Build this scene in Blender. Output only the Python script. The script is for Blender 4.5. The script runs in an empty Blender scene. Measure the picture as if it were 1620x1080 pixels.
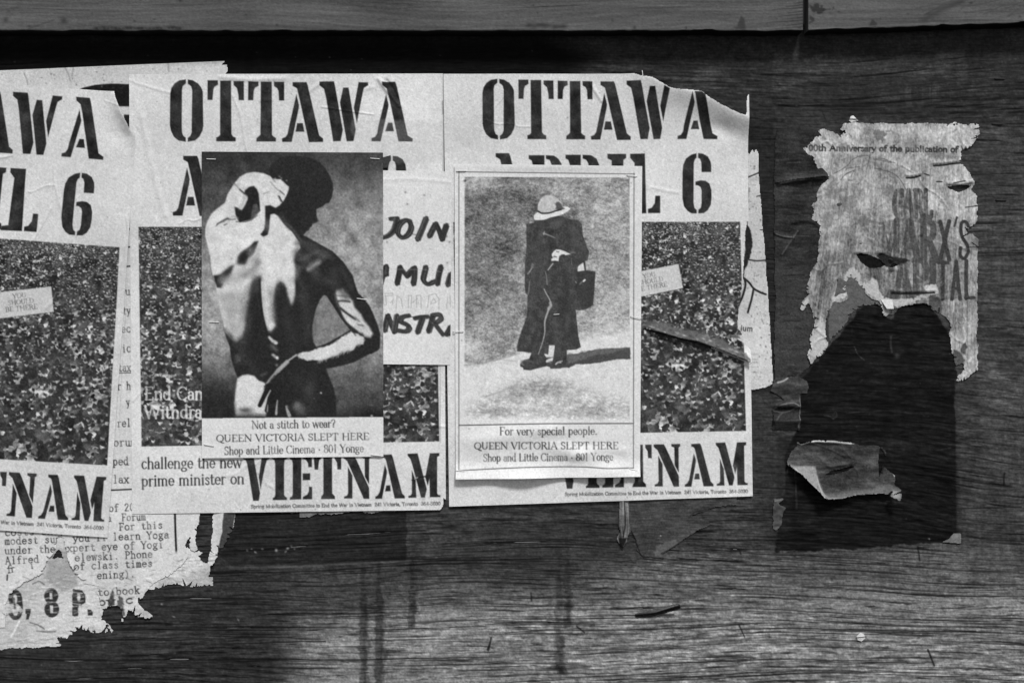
import bpy, math, numpy as np
from mathutils import Vector

# ------------------------------------------------------------------ camera, sky, sun, exposure
SC = bpy.context.scene
COL = SC.collection
cam = bpy.data.objects.new("camera", bpy.data.cameras.new("camera"))
COL.objects.link(cam)
cam.location = (0.0, -2.25, 1.5)
cam.rotation_euler = (math.radians(90), 0, 0)
cam.data.lens = 50.0
cam.data.sensor_width = 36.0
cam.data.clip_end = 500.0
SC.camera = cam

SUN_EL, SUN_AZ = math.radians(50), math.radians(16)     # behind the camera, a little to its right
W = bpy.data.worlds.new("World")
SC.world = W
W.use_nodes = True
nt = W.node_tree
bg = nt.nodes["Background"]
sky = nt.nodes.new("ShaderNodeTexSky")
sky.sky_type = 'NISHITA'
sky.sun_disc = False
sky.sun_elevation = SUN_EL
sky.sun_rotation = math.pi - SUN_AZ
bw = nt.nodes.new("ShaderNodeRGBToBW")                   # the photograph is black and white
nt.links.new(sky.outputs[0], bw.inputs[0])
nt.links.new(bw.outputs[0], bg.inputs[0])
bg.inputs[1].default_value = 0.06
sun = bpy.data.objects.new("sun", bpy.data.lights.new("sun", 'SUN'))
COL.objects.link(sun)
sun.data.energy = 1.5
sun.data.angle = math.radians(11)
sd = Vector((math.sin(SUN_AZ) * math.cos(SUN_EL), -math.cos(SUN_AZ) * math.cos(SUN_EL), math.sin(SUN_EL)))
sun.rotation_euler = sd.to_track_quat('Z', 'Y').to_euler()
SC.view_settings.view_transform = 'Standard'
SC.view_settings.look = 'None'
SC.view_settings.exposure = 1.08
SC.view_settings.gamma = 1.0

# ------------------------------------------------------------------ helpers: noise, print canvas, sheets
# One unit of the drawings below is one millimetre on the hoarding; (810, 540) is the point 1.5 m above the ground at x = 0.
ALB = 1.0


def rng(s):
    return np.random.default_rng(s)


def noise(h, w, sy, sx, seed):
    n = rng(seed).standard_normal((h, w)).astype(np.float32)
    f = np.fft.rfft2(n)
    fy = np.fft.fftfreq(h)[:, None]
    fx = np.fft.rfftfreq(w)[None, :]
    f *= np.exp(-2 * np.pi ** 2 * ((sx * fx) ** 2 + (sy * fy) ** 2))
    n = np.fft.irfft2(f, s=(h, w))
    return ((n - n.mean()) / (n.std() + 1e-9)).astype(np.float32)


def blur(a, s):
    h, w = a.shape
    p = int(3 * s) + 2
    b = np.pad(a, p, mode='edge')
    f = np.fft.rfft2(b)
    fy = np.fft.fftfreq(b.shape[0])[:, None]
    fx = np.fft.rfftfreq(b.shape[1])[None, :]
    f *= np.exp(-2 * np.pi ** 2 * s * s * (fx ** 2 + fy ** 2))
    return np.fft.irfft2(f, s=b.shape)[p:p + h, p:p + w].astype(np.float32)


def bilin(a, fx, fy):
    h, w = a.shape
    fx = np.clip(fx, 0, w - 1.001)
    fy = np.clip(fy, 0, h - 1.001)
    ix = fx.astype(np.int32)
    iy = fy.astype(np.int32)
    tx = (fx - ix).astype(np.float32)
    ty = (fy - iy).astype(np.float32)
    return (a[iy, ix] * (1 - tx) + a[iy, ix + 1] * tx) * (1 - ty) + (a[iy + 1, ix] * (1 - tx) + a[iy + 1, ix + 1] * tx) * ty


def smooth_pts(pts, n=5, closed=True):
    p = np.array(pts, float)
    N = len(p)
    out = []
    rg = range(N) if closed else range(N - 1)
    for i in rg:
        p0 = p[(i - 1) % N] if closed or i > 0 else p[i]
        p1 = p[i]
        p2 = p[(i + 1) % N]
        p3 = p[(i + 2) % N] if closed or i + 2 < N else p2
        for k in range(n):
            t = k / n
            out.append(0.5 * (2 * p1 + (p2 - p0) * t + (2 * p0 - 5 * p1 + 4 * p2 - p3) * t * t + (3 * p1 - p0 - 3 * p2 + p3) * t ** 3))
    if not closed:
        out.append(p[-1])
    return [tuple(q) for q in out]


def view(x0, y0, s):
    return lambda pts: [(x0 + x / s, y0 + y / s) for x, y in pts]


class Canvas:
    def __init__(self, x0, y0, x1, y1, ss=2, val=200.0):
        self.x0, self.y0, self.x1, self.y1, self.ss = x0, y0, x1, y1, ss
        self.w = int(round((x1 - x0) * ss))
        self.h = int(round((y1 - y0) * ss))
        self.v = np.full((self.h, self.w), float(val), np.float32)
        self.a = np.ones((self.h, self.w), np.float32)
        self.c = np.zeros((self.h, self.w), np.uint8)
        self.H = np.zeros((self.h, self.w), np.float32)

    def copy(self):
        o = Canvas.__new__(Canvas)
        o.__dict__.update({k: (v.copy() if isinstance(v, np.ndarray) else v) for k, v in self.__dict__.items()})
        return o

    def win(self, xa, ya, xb, yb):
        s = self.ss
        j0 = max(0, int((xa - self.x0) * s))
        j1 = min(self.w, int((xb - self.x0) * s) + 2)
        i0 = max(0, int((ya - self.y0) * s))
        i1 = min(self.h, int((yb - self.y0) * s) + 2)
        if j1 <= j0 or i1 <= i0:
            return None
        X = self.x0 + (np.arange(j0, j1, dtype=np.float32) + .5) / s
        Y = self.y0 + (np.arange(i0, i1, dtype=np.float32) + .5) / s
        return (slice(i0, i1), slice(j0, j1)), X[None, :], Y[:, None]

    def grid(self):
        return self.win(self.x0, self.y0, self.x1, self.y1)[1:]

    def sdf(self, pts, pad):
        p = np.array(pts, np.float32)
        r = self.win(p[:, 0].min() - pad, p[:, 1].min() - pad, p[:, 0].max() + pad, p[:, 1].max() + pad)
        if r is None:
            return None
        sl, X, Y = r
        d2 = np.full((Y.shape[0], X.shape[1]), 1e12, np.float32)
        ins = np.zeros(d2.shape, bool)
        for k in range(len(p)):
            ax, ay = p[k]
            bx, by = p[(k + 1) % len(p)]
            ex, ey = bx - ax, by - ay
            L = ex * ex + ey * ey
            if L < 1e-9:
                continue
            t = np.clip(((X - ax) * ex + (Y - ay) * ey) / L, 0, 1)
            d2 = np.minimum(d2, (X - ax - t * ex) ** 2 + (Y - ay - t * ey) ** 2)
            if ay != by:
                ins ^= ((ay > Y) != (by > Y)) & (X < ax + (Y - ay) * ex / ey)
        d = np.sqrt(d2)
        return sl, np.where(ins, d, -d)

    def cover(self, pts, bl=0.5, smooth=False, rough=0.0, rs=1.5, seed=1):
        if smooth:
            pts = smooth_pts(pts)
        r = self.sdf(pts, 2 * bl + 2 * rough + 2)
        if r is None:
            return None
        sl, d = r
        if rough:
            d = d + rough * (.5 * noise(d.shape[0], d.shape[1], rs * .8 * self.ss, rs * .7 * self.ss, seed) + .95 * noise(d.shape[0], d.shape[1], 4.5 * rs * self.ss, 4.5 * rs * self.ss, seed + 1))
        t = np.clip(0.5 + d / (2 * max(bl, .25)), 0, 1)
        return sl, (t * t * (3 - 2 * t) if bl > 1 else t)

    def poly(self, pts, val, bl=0.5, op=1.0, smooth=False, rough=0.0, rs=1.5, seed=1, cls=None):
        r = self.cover(pts, bl, smooth, rough, rs, seed)
        if r is None:
            return
        sl, a = r
        a = a * op
        self.v[sl] = self.v[sl] * (1 - a) + val * a
        if cls is not None:
            self.c[sl][a > .5] = cls

    def mul(self, pts, f, bl=0.5, **k):
        r = self.cover(pts, bl, **k)
        if r:
            self.v[r[0]] *= 1 + (f - 1) * r[1]

    def cut(self, pts, **k):
        r = self.cover(pts, **k)
        if r:
            self.a[r[0]] *= 1 - r[1]

    def keep(self, pts, fray=0, **k):
        r = self.cover(pts, **k)
        n = np.zeros_like(self.a)
        n[r[0]] = r[1]
        self.a *= n
        if not fray:
            return
        g = rng(fray)                                       # slivers pulled out of the torn edge
        p = np.array(pts, float)
        e = np.roll(p, -1, 0) - p
        L = np.hypot(e[:, 0], e[:, 1])
        area = .5 * np.sum(p[:, 0] * np.roll(p[:, 1], -1) - np.roll(p[:, 0], -1) * p[:, 1])
        short = np.where(L < 32, L, 0)
        for _ in range(fray // 3):
            i = g.choice(len(p), p=short / short.sum())
            q = p[i] + e[i] * g.random()
            nx = np.array([-e[i][1], e[i][0]]) / (L[i] + 1e-9) * (1 if area > 0 else -1)
            tx = e[i] / (L[i] + 1e-9)
            ln, sk, wd = min(1.5 + g.exponential(3.2), 16), g.uniform(-1.6, 1.6), g.uniform(.6, 2.4)
            tri = [tuple(q - tx * wd - nx), tuple(q + tx * wd - nx), tuple(q + nx * ln + tx * sk * ln * .6)]
            self.cut(tri, bl=.3)

    def line(self, pts, w, val, bl=0.5, op=1.0, smooth=False, cls=None):
        """w: one width, or (start, end)."""
        if smooth and len(pts) > 2:
            pts = smooth_pts(pts, 5, False)
        p = np.array(pts, np.float32)
        ws = np.linspace(w[0], w[1], len(p)) if isinstance(w, tuple) else np.full(len(p), float(w))
        pad = ws.max() / 2 + bl * 2 + 1
        r = self.win(p[:, 0].min() - pad, p[:, 1].min() - pad, p[:, 0].max() + pad, p[:, 1].max() + pad)
        if r is None:
            return
        sl, X, Y = r
        cov = np.zeros((Y.shape[0], X.shape[1]), np.float32)
        for k in range(len(p) - 1):
            ax, ay = p[k]
            ex, ey = p[k + 1] - p[k]
            L = max(ex * ex + ey * ey, 1e-6)
            t = np.clip(((X - ax) * ex + (Y - ay) * ey) / L, 0, 1)
            d = np.sqrt((X - ax - t * ex) ** 2 + (Y - ay - t * ey) ** 2)
            cov = np.maximum(cov, np.clip(0.5 + ((ws[k] + (ws[k + 1] - ws[k]) * t) / 2 - d) / (2 * bl), 0, 1))
        a = cov * op
        self.v[sl] = self.v[sl] * (1 - a) + val * a
        if cls is not None:
            self.c[sl][a > .5] = cls

    def blob(self, x, y, rx, ry, val, op=1.0, ang=0.0):
        R = 2.6 * max(rx, ry)
        r = self.win(x - R, y - R, x + R, y + R)
        if r is None:
            return
        sl, X, Y = r
        c, s = math.cos(ang), math.sin(ang)
        u = ((X - x) * c + (Y - y) * s) / rx
        v = (-(X - x) * s + (Y - y) * c) / ry
        a = np.exp(-(u * u + v * v)) * op
        self.v[sl] = self.v[sl] * (1 - a) + val * a

    def hump(self, x, y, rx, ry, h, ang=0.0):
        R = 2.6 * max(rx, ry)
        r = self.win(x - R, y - R, x + R, y + R)
        if r is None:
            return
        sl, X, Y = r
        c, s = math.cos(ang), math.sin(ang)
        u = ((X - x) * c + (Y - y) * s) / rx
        v = (-(X - x) * s + (Y - y) * c) / ry
        self.H[sl] += h * np.exp(-(u * u + v * v))

    def crease(self, pts, w, h, smooth=True):
        """raise a ridge of height h (mm) along a polyline"""
        if smooth and len(pts) > 2:
            pts = smooth_pts(pts, 5, False)
        p = np.array(pts, np.float32)
        pad = 3 * w
        r = self.win(p[:, 0].min() - pad, p[:, 1].min() - pad, p[:, 0].max() + pad, p[:, 1].max() + pad)
        if r is None:
            return
        sl, X, Y = r
        d2 = np.full((Y.shape[0], X.shape[1]), 1e9, np.float32)
        for k in range(len(p) - 1):
            ax, ay = p[k]
            ex, ey = p[k + 1] - p[k]
            t = np.clip(((X - ax) * ex + (Y - ay) * ey) / max(ex * ex + ey * ey, 1e-6), 0, 1)
            d2 = np.minimum(d2, (X - ax - t * ex) ** 2 + (Y - ay - t * ey) ** 2)
        self.H[sl] += h * np.exp(-d2 / (w * w))

    def wrinkles(self, n, seed, h=.6):
        k = rng(seed)
        for _ in range(n):
            x, y, a = k.uniform(self.x0, self.x1), k.uniform(self.y0, self.y1), k.uniform(0, 3.14)
            L = k.uniform(25, 110)
            pts = [(x + L * t * math.cos(a) + k.normal(0, 2.5), y + L * t * math.sin(a) + k.normal(0, 2.5)) for t in np.linspace(0, 1, 5)]
            self.crease(pts, k.uniform(1.3, 3.0), h * k.uniform(.4, 1.2))

    def grain(self, amp, seed, fine=0.6):
        self.v += amp * noise(self.h, self.w, fine * self.ss, fine * self.ss, seed)

    def paper(self, val, seed, mott=4.0):
        self.v[:] = val + mott * noise(self.h, self.w, 5 * self.ss, 5 * self.ss, seed) * .35 + mott * noise(self.h, self.w, 45 * self.ss, 45 * self.ss, seed + 1)
        k = rng(seed + 2)
        for _ in range(int((self.x1 - self.x0) * (self.y1 - self.y0) / 3500)):   # specks of dirt
            self.blob(k.uniform(self.x0, self.x1), k.uniform(self.y0, self.y1), k.uniform(.5, 1.3), k.uniform(.5, 1.3), 90, k.uniform(.2, .7))

    def crumple(self, amp, seed, s=28):
        self.H += amp * noise(self.h, self.w, s * self.ss, s * self.ss, seed) + amp * .22 * noise(self.h, self.w, s * .3 * self.ss, s * .3 * self.ss, seed + 5)

    def text(self, s, x0, y0, x1, y1, cap, val, style='serif', bold=1.0, worn=0.0, mono=None, cls=None, seed=3, op=1.0):
        slab, thick, thin = STYLES[style]
        thick, thin = thick * bold, thin * bold
        adv = [(mono or FONT.get(ch, (30, ''))[0]) for ch in s]
        tot = sum(adv)
        L = math.hypot(x1 - x0, y1 - y0)
        cx, sx = (x1 - x0) / L, (y1 - y0) / L
        k = cap / 70.0
        kx = L / tot
        pad = cap * .6
        r = self.win(min(x0, x1) - pad, min(y0, y1) - cap * 1.5, max(x0, x1) + pad, max(y0, y1) + cap * .6)
        if r is None:
            return
        sl, X, Y = r
        X = X[0]
        Y = Y[:, 0]
        cov = np.zeros((len(Y), len(X)), np.float32)
        pos = 0.0
        for ch, ad in zip(s, adv):
            g = FONT.get(ch)
            if g:
                sq = 1.0
                off = 0.0
                if mono:
                    sq = min(1.0, mono * .92 / g[0]) if g[0] > 40 else 1.0
                    off = (mono - g[0] * sq) / 2
                for seg in glyph_segs(g[1], slab, thick, thin):
                    ax, ay, bx, by, w = seg
                    ax, bx = pos + off + ax * sq, pos + off + bx * sq
                    pax, pay = x0 + ax * kx * cx + ay * k * sx, y0 + ax * kx * sx - ay * k * cx
                    pbx, pby = x0 + bx * kx * cx + by * k * sx, y0 + bx * kx * sx - by * k * cx
                    wr = w * (k + kx) / 4
                    j0, j1 = np.searchsorted(X, [min(pax, pbx) - wr - 1, max(pax, pbx) + wr + 1])
                    i0, i1 = np.searchsorted(Y, [min(pay, pby) - wr - 1, max(pay, pby) + wr + 1])
                    if j1 <= j0 or i1 <= i0:
                        continue
                    xx = X[None, j0:j1]
                    yy = Y[i0:i1, None]
                    ex, ey = pbx - pax, pby - pay
                    t = np.clip(((xx - pax) * ex + (yy - pay) * ey) / max(ex * ex + ey * ey, 1e-6), 0, 1)
                    d = np.sqrt((xx - pax - t * ex) ** 2 + (yy - pay - t * ey) ** 2)
                    cov[i0:i1, j0:j1] = np.maximum(cov[i0:i1, j0:j1], np.clip(.5 + (wr - d) / .9, 0, 1))
            pos += ad
        if worn:
            n = noise(cov.shape[0], cov.shape[1], 1.6 * self.ss, 1.6 * self.ss, seed) * .8 + .6 * noise(cov.shape[0], cov.shape[1], 7 * self.ss, 7 * self.ss, seed + 1)
            cov *= np.clip(1.0 - worn * np.clip(n + .4, 0, 1.2), 0, 1)
        cov *= op
        self.v[sl] = self.v[sl] * (1 - cov) + val * cov
        if cls is not None:
            self.c[sl][cov > .4] = cls


# ---- a drawn alphabet: T thick stroke, t thin stroke, O stressed arc, S foot serif, F flag serif, D dot (cap height 70)
FONT = {}
STYLES = {'serif': (1, 10.2, 4.6), 'type': (1, 9.0, 8.2), 'sans': (0, 11.5, 9.5), 'cond': (0, 17.0, 15.0), 'thin': (0, 5.0, 5.0)}
for row in """
a 42|O 20 32 12 13 10 165;T 32 33 32 5;t 32 5 38 0;O 19 13 13 13 60 350
b 48|T 10 72 10 2;F 10 72;O 25 23 16 23 0 360
c 42|O 24 23 17 23 45 318
d 49|T 37 72 37 0;F 37 72;O 22 23 16 23 0 360;S 40 0
e 43|O 22 23 16 23 0 318;t 7 25 38 25
f 31|T 13 0 13 58;O 24 58 11 14 40 180;t 3 45 28 45;S 13 0
g 46|O 21 31 13 15 0 360;O 22 -9 17 11 0 360;t 13 17 17 3;t 31 42 43 47
h 52|T 11 72 11 0;F 11 72;O 26 30 14 16 0 180;T 40 30 40 0;S 11 0;S 40 0
i 26|T 13 45 13 0;F 13 45;S 13 0;D 13 63
k 50|T 11 72 11 0;F 11 72;t 38 45 14 22;T 20 26 40 0;S 11 0;S 40 0;S 37 45
l 26|T 13 72 13 0;F 13 72;S 13 0
m 76|T 11 45 11 0;F 11 45;O 24 30 13 16 0 180;T 37 30 37 0;O 50 30 13 16 0 180;T 63 30 63 0;S 11 0;S 37 0;S 63 0
n 52|T 11 45 11 0;F 11 45;O 26 30 14 16 0 180;T 40 30 40 0;S 11 0;S 40 0
o 46|O 23 23 17 23 0 360
p 50|T 11 45 11 -20;F 11 45;O 26 23 16 23 0 360;S 11 -20
r 36|T 11 45 11 0;F 11 45;O 25 30 13 15 50 180;S 11 0
s 36|t 30 36 24 44 16 45 9 41 8 34 16 27 24 22 29 15 28 6 20 0 13 1 6 8
t 32|T 13 60 13 8;O 22 10 9 10 180 330;t 4 45 27 45
u 52|T 11 45 11 16;O 25 16 14 16 180 360;T 39 45 39 0;F 11 45;F 39 45;S 42 0
v 46|T 6 45 23 0;t 40 45 23 0;S 6 45;S 40 45
w 66|T 5 45 19 0;t 33 45 19 0;T 33 45 47 0;t 61 45 47 0;S 5 45;S 61 45
x 46|T 7 45 39 0;t 39 45 7 0;S 7 45;S 39 45;S 7 0;S 39 0
y 46|T 6 45 23 3;t 40 45 23 3 15 -17 6 -18;S 6 45;S 40 45
z 44|t 7 45 37 45;T 37 45 7 0;t 7 0 37 0
A 68|t 8 0 33 70;T 34 70 60 0;t 18 24 50 24;S 8 0;S 60 0
B 60|T 14 0 14 70;O 30 53 18 17 -90 90;O 32 18 20 18 -90 90;t 6 70 30 70;t 14 36 32 36;t 6 0 32 0
C 64|O 36 35 29 35 42 318;t 58 70 58 54
D 70|T 14 0 14 70;O 30 35 32 35 -90 90;t 6 70 30 70;t 6 0 30 0
E 58|T 14 0 14 70;t 6 70 50 70 50 58;t 14 36 40 36;t 6 0 52 0 52 13
F 54|T 14 0 14 70;t 6 70 50 70 50 58;t 14 36 38 36;S 14 0
H 74|T 14 0 14 70;T 60 0 60 70;t 14 36 60 36;S 14 0;S 14 70;S 60 0;S 60 70
I 30|T 15 0 15 70;S 15 0;S 15 70
L 56|T 14 0 14 70;S 14 70;t 6 0 51 0 51 14
M 86|t 12 0 12 70;T 14 70 42 6;t 42 6 71 70;T 73 70 73 0;S 12 0;S 73 0;S 10 70;S 75 70
N 74|t 12 0 12 70;T 13 70 61 2;t 62 70 62 0;S 12 0;S 10 70;S 62 70
O 72|O 36 35 30 35 0 360
P 58|T 14 0 14 70;O 30 52 20 18 -90 90;t 6 70 30 70;t 14 34 30 34;S 14 0
Q 72|O 36 35 30 35 0 360;T 38 2 52 -10 70 -14
R 65|T 14 0 14 70;O 30 53 19 17 -90 90;t 6 70 30 70;t 14 36 30 36;T 32 36 58 0;S 14 0;S 60 0
S 52|t 43 56 36 68 24 70 12 64 9 53 14 43 26 37 38 31 44 20 41 7 29 0 16 2 8 14;t 43 70 43 54;t 8 0 8 16
T 60|T 30 0 30 70;t 5 56 5 70 55 70 55 56;S 30 0
U 70|T 13 70 13 24;O 34 24 21 24 180 360;t 55 24 55 70;S 13 70;S 55 70
V 66|T 7 70 33 0;t 59 70 33 0;S 7 70;S 59 70
W 94|T 6 70 27 0;t 47 70 27 0;T 47 70 67 0;t 88 70 67 0;S 6 70;S 47 70;S 88 70
X 60|T 8 70 52 0;t 52 70 8 0;S 8 70;S 52 70;S 8 0;S 52 0
Y 62|T 6 70 31 32;t 56 70 31 32;T 31 32 31 0;S 6 70;S 56 70;S 31 0
0 50|O 25 35 18 35 0 360
1 40|T 21 0 21 70;t 21 70 9 60;S 21 0
2 50|O 24 51 16 19 0 170;T 40 50 8 3;t 6 1 44 1
3 50|O 23 53 15 17 -90 165;O 23 18 18 18 -170 90
4 52|T 36 0 36 70;t 36 70 5 18;t 5 18 48 18
5 50|t 42 69 13 69 11 42;O 23 22 18 22 -165 120
6 50|O 25 20 17 20 0 360;O 35 30 27 40 90 190
8 50|O 25 53 14 17 0 360;O 25 18 18 18 0 360
. 24|D 12 4
, 24|D 12 4;t 13 4 7 -12
- 34|t 6 24 28 24
? 44|O 21 53 15 17 -60 165;T 26 37 21 20;D 21 4
' 22|T 13 72 10 52
( 26|O 32 28 24 46 120 240
) 26|O -6 28 24 46 -60 60
* 30|D 15 26
""".strip().split('\n'):
    h_, b_ = row.split('|')
    FONT[h_.split()[0]] = (float(h_.split()[1]), b_)
_gc = {}


def glyph_segs(cmd, slab, thick, thin):
    key = (cmd, slab, thick, thin)
    if key in _gc:
        return _gc[key]
    out = []
    for c in cmd.split(';'):
        p = c.split()
        n = [float(v) for v in p[1:]]
        if p[0] in 'Tt':
            w = thick if p[0] == 'T' else thin
            if len(n) > 10:
                w = (thick + thin) / 2
            q = list(zip(n[::2], n[1::2]))
            for a, b in zip(q, q[1:]):
                out.append((*a, *b, w))
        elif p[0] == 'O':
            cx, cy, rx, ry, a0, a1 = n
            N = max(6, int(abs(a1 - a0) / 18))
            for i in range(N):
                t0 = math.radians(a0 + (a1 - a0) * i / N)
                t1 = math.radians(a0 + (a1 - a0) * (i + 1) / N)
                w = thin + (thick - thin) * abs(math.cos((t0 + t1) / 2)) ** 1.4
                out.append((cx + rx * math.cos(t0), cy + ry * math.sin(t0), cx + rx * math.cos(t1), cy + ry * math.sin(t1), w))
        elif p[0] == 'S' and slab:
            out.append((n[0] - 7, n[1], n[0] + 7, n[1], thin))
        elif p[0] == 'F' and slab:
            out.append((n[0], n[1], n[0] - 7, n[1] - 3, thin))
        elif p[0] == 'D':
            out.append((n[0], n[1], n[0] + .1, n[1], thick * 1.15))
    _gc[key] = out
    return out


def lin(v):
    v = np.clip(v, 0, 255) / 255.0
    return np.where(v <= .04045, v / 12.92, ((v + .055) / 1.055) ** 2.4).astype(np.float32)


def mat_print(name, rough=0.7, fine=900.0, fine_amt=0.10, bump=0.05, bscale=140.0, stretch=None, spec=0.25):
    """surface whose grey is the sheet's own printed tone, with fibre mottling and relief from noise nodes"""
    m = bpy.data.materials.new(name)
    m.use_nodes = True
    n = m.node_tree.nodes
    l = m.node_tree.links
    p = n["Principled BSDF"]
    p.inputs["Roughness"].default_value = rough
    p.inputs["Specular IOR Level"].default_value = spec
    at = n.new("ShaderNodeAttribute")
    at.attribute_name = "tone"
    tc = n.new("ShaderNodeTexCoord")
    mp = n.new("ShaderNodeMapping")
    if stretch:
        mp.inputs["Scale"].default_value = stretch
    l.new(tc.outputs["Object"], mp.inputs[0])
    t1 = n.new("ShaderNodeTexNoise")
    t1.inputs["Scale"].default_value = fine
    t1.inputs["Detail"].default_value = 2
    l.new(mp.outputs[0], t1.inputs["Vector"])
    r = n.new("ShaderNodeMapRange")
    r.inputs[1].default_value, r.inputs[2].default_value = .25, .75
    r.inputs[3].default_value, r.inputs[4].default_value = 1 - fine_amt, 1 + fine_amt
    l.new(t1.outputs["Fac"], r.inputs[0])
    mu = n.new("ShaderNodeMath")
    mu.operation = 'MULTIPLY'
    l.new(at.outputs["Fac"], mu.inputs[0])
    l.new(r.outputs[0], mu.inputs[1])
    l.new(mu.outputs[0], p.inputs["Base Color"])
    t2 = n.new("ShaderNodeTexNoise")
    t2.inputs["Scale"].default_value = bscale
    t2.inputs["Detail"].default_value = 6
    l.new(mp.outputs[0], t2.inputs["Vector"])
    b = n.new("ShaderNodeBump")
    b.inputs["Strength"].default_value = bump
    b.inputs["Distance"].default_value = 0.004
    l.new(t2.outputs["Fac"], b.inputs["Height"])
    l.new(b.outputs[0], p.inputs["Normal"])
    return m


def mat_plain(name, v, rough=.6, metal=0.0, amt=.2, scale=60.0, bump=.1):
    m = bpy.data.materials.new(name)
    m.use_nodes = True
    n = m.node_tree.nodes
    l = m.node_tree.links
    p = n["Principled BSDF"]
    p.inputs["Roughness"].default_value = rough
    p.inputs["Metallic"].default_value = metal
    t = n.new("ShaderNodeTexNoise")
    t.inputs["Scale"].default_value = scale
    t.inputs["Detail"].default_value = 5
    r = n.new("ShaderNodeValToRGB")
    r.color_ramp.elements[0].position, r.color_ramp.elements[1].position = .3, .7
    a, b = v * (1 - amt), v * (1 + amt)
    r.color_ramp.elements[0].color = (a, a, a, 1)
    r.color_ramp.elements[1].color = (b, b, b, 1)
    tc = n.new("ShaderNodeTexCoord")
    l.new(tc.outputs["Object"], t.inputs["Vector"])
    l.new(t.outputs["Fac"], r.inputs[0])
    l.new(r.outputs[0], p.inputs["Base Color"])
    bm = n.new("ShaderNodeBump")
    bm.inputs["Strength"].default_value = bump
    bm.inputs["Distance"].default_value = .002
    l.new(t.outputs["Fac"], bm.inputs["Height"])
    l.new(bm.outputs[0], p.inputs["Normal"])
    return m


M_PAPER = mat_print("matt_paper", .8, 1100, .09, .10, 260, spec=.1)
M_GLOSS = mat_print("smooth_coated_paper", .55, 1100, .07, .05, 200, spec=.16)
M_WOOD = mat_print("weathered_plywood", .85, 420, .22, .5, 150, (0.10, 1.0, 1.0), .05)
M_RAIL = mat_print("painted_rail", .7, 500, .10, .22, 160, (0.15, 1.0, 1.0), .1)
M_STEEL = mat_plain("staple_wire", .72, .35, .1, .15, 300, .05)
M_RUST = mat_plain("rusty_staple_wire", .012, .8, .0, .4, 300, .2)
M_VOID = mat_plain("void_black", .006, .9, 0, .3, 30, .3)  # near-black, stands for the dark hollow behind the plywood
M_CORE = mat_plain("plywood_core", .12, .85, 0, .3, 40, .3)
M_ASPHALT = mat_plain("asphalt", .05, .9, 0, .35, 25, .5)


def raw_mesh(name, co, quads, tone, mat):
    me = bpy.data.meshes.new(name)
    nv, nf = len(co), len(quads)
    me.vertices.add(nv)
    me.vertices.foreach_set("co", np.ascontiguousarray(co, np.float32).ravel())
    me.loops.add(nf * 4)
    me.loops.foreach_set("vertex_index", np.ascontiguousarray(quads, np.int32).ravel())
    me.polygons.add(nf)
    me.polygons.foreach_set("loop_start", np.arange(0, nf * 4, 4, dtype=np.int32))
    me.update(calc_edges=True)
    at = me.attributes.new("tone", 'FLOAT', 'POINT')
    at.data.foreach_set("value", np.ascontiguousarray(tone, np.float32).ravel())
    me.materials.append(mat)
    return me


def link(name, me, parent=None, **props):
    o = bpy.data.objects.new(name, me)
    COL.objects.link(o)
    if parent is not None:
        o.parent = parent
    for k, v in props.items():
        o[k] = v
    return o


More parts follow.
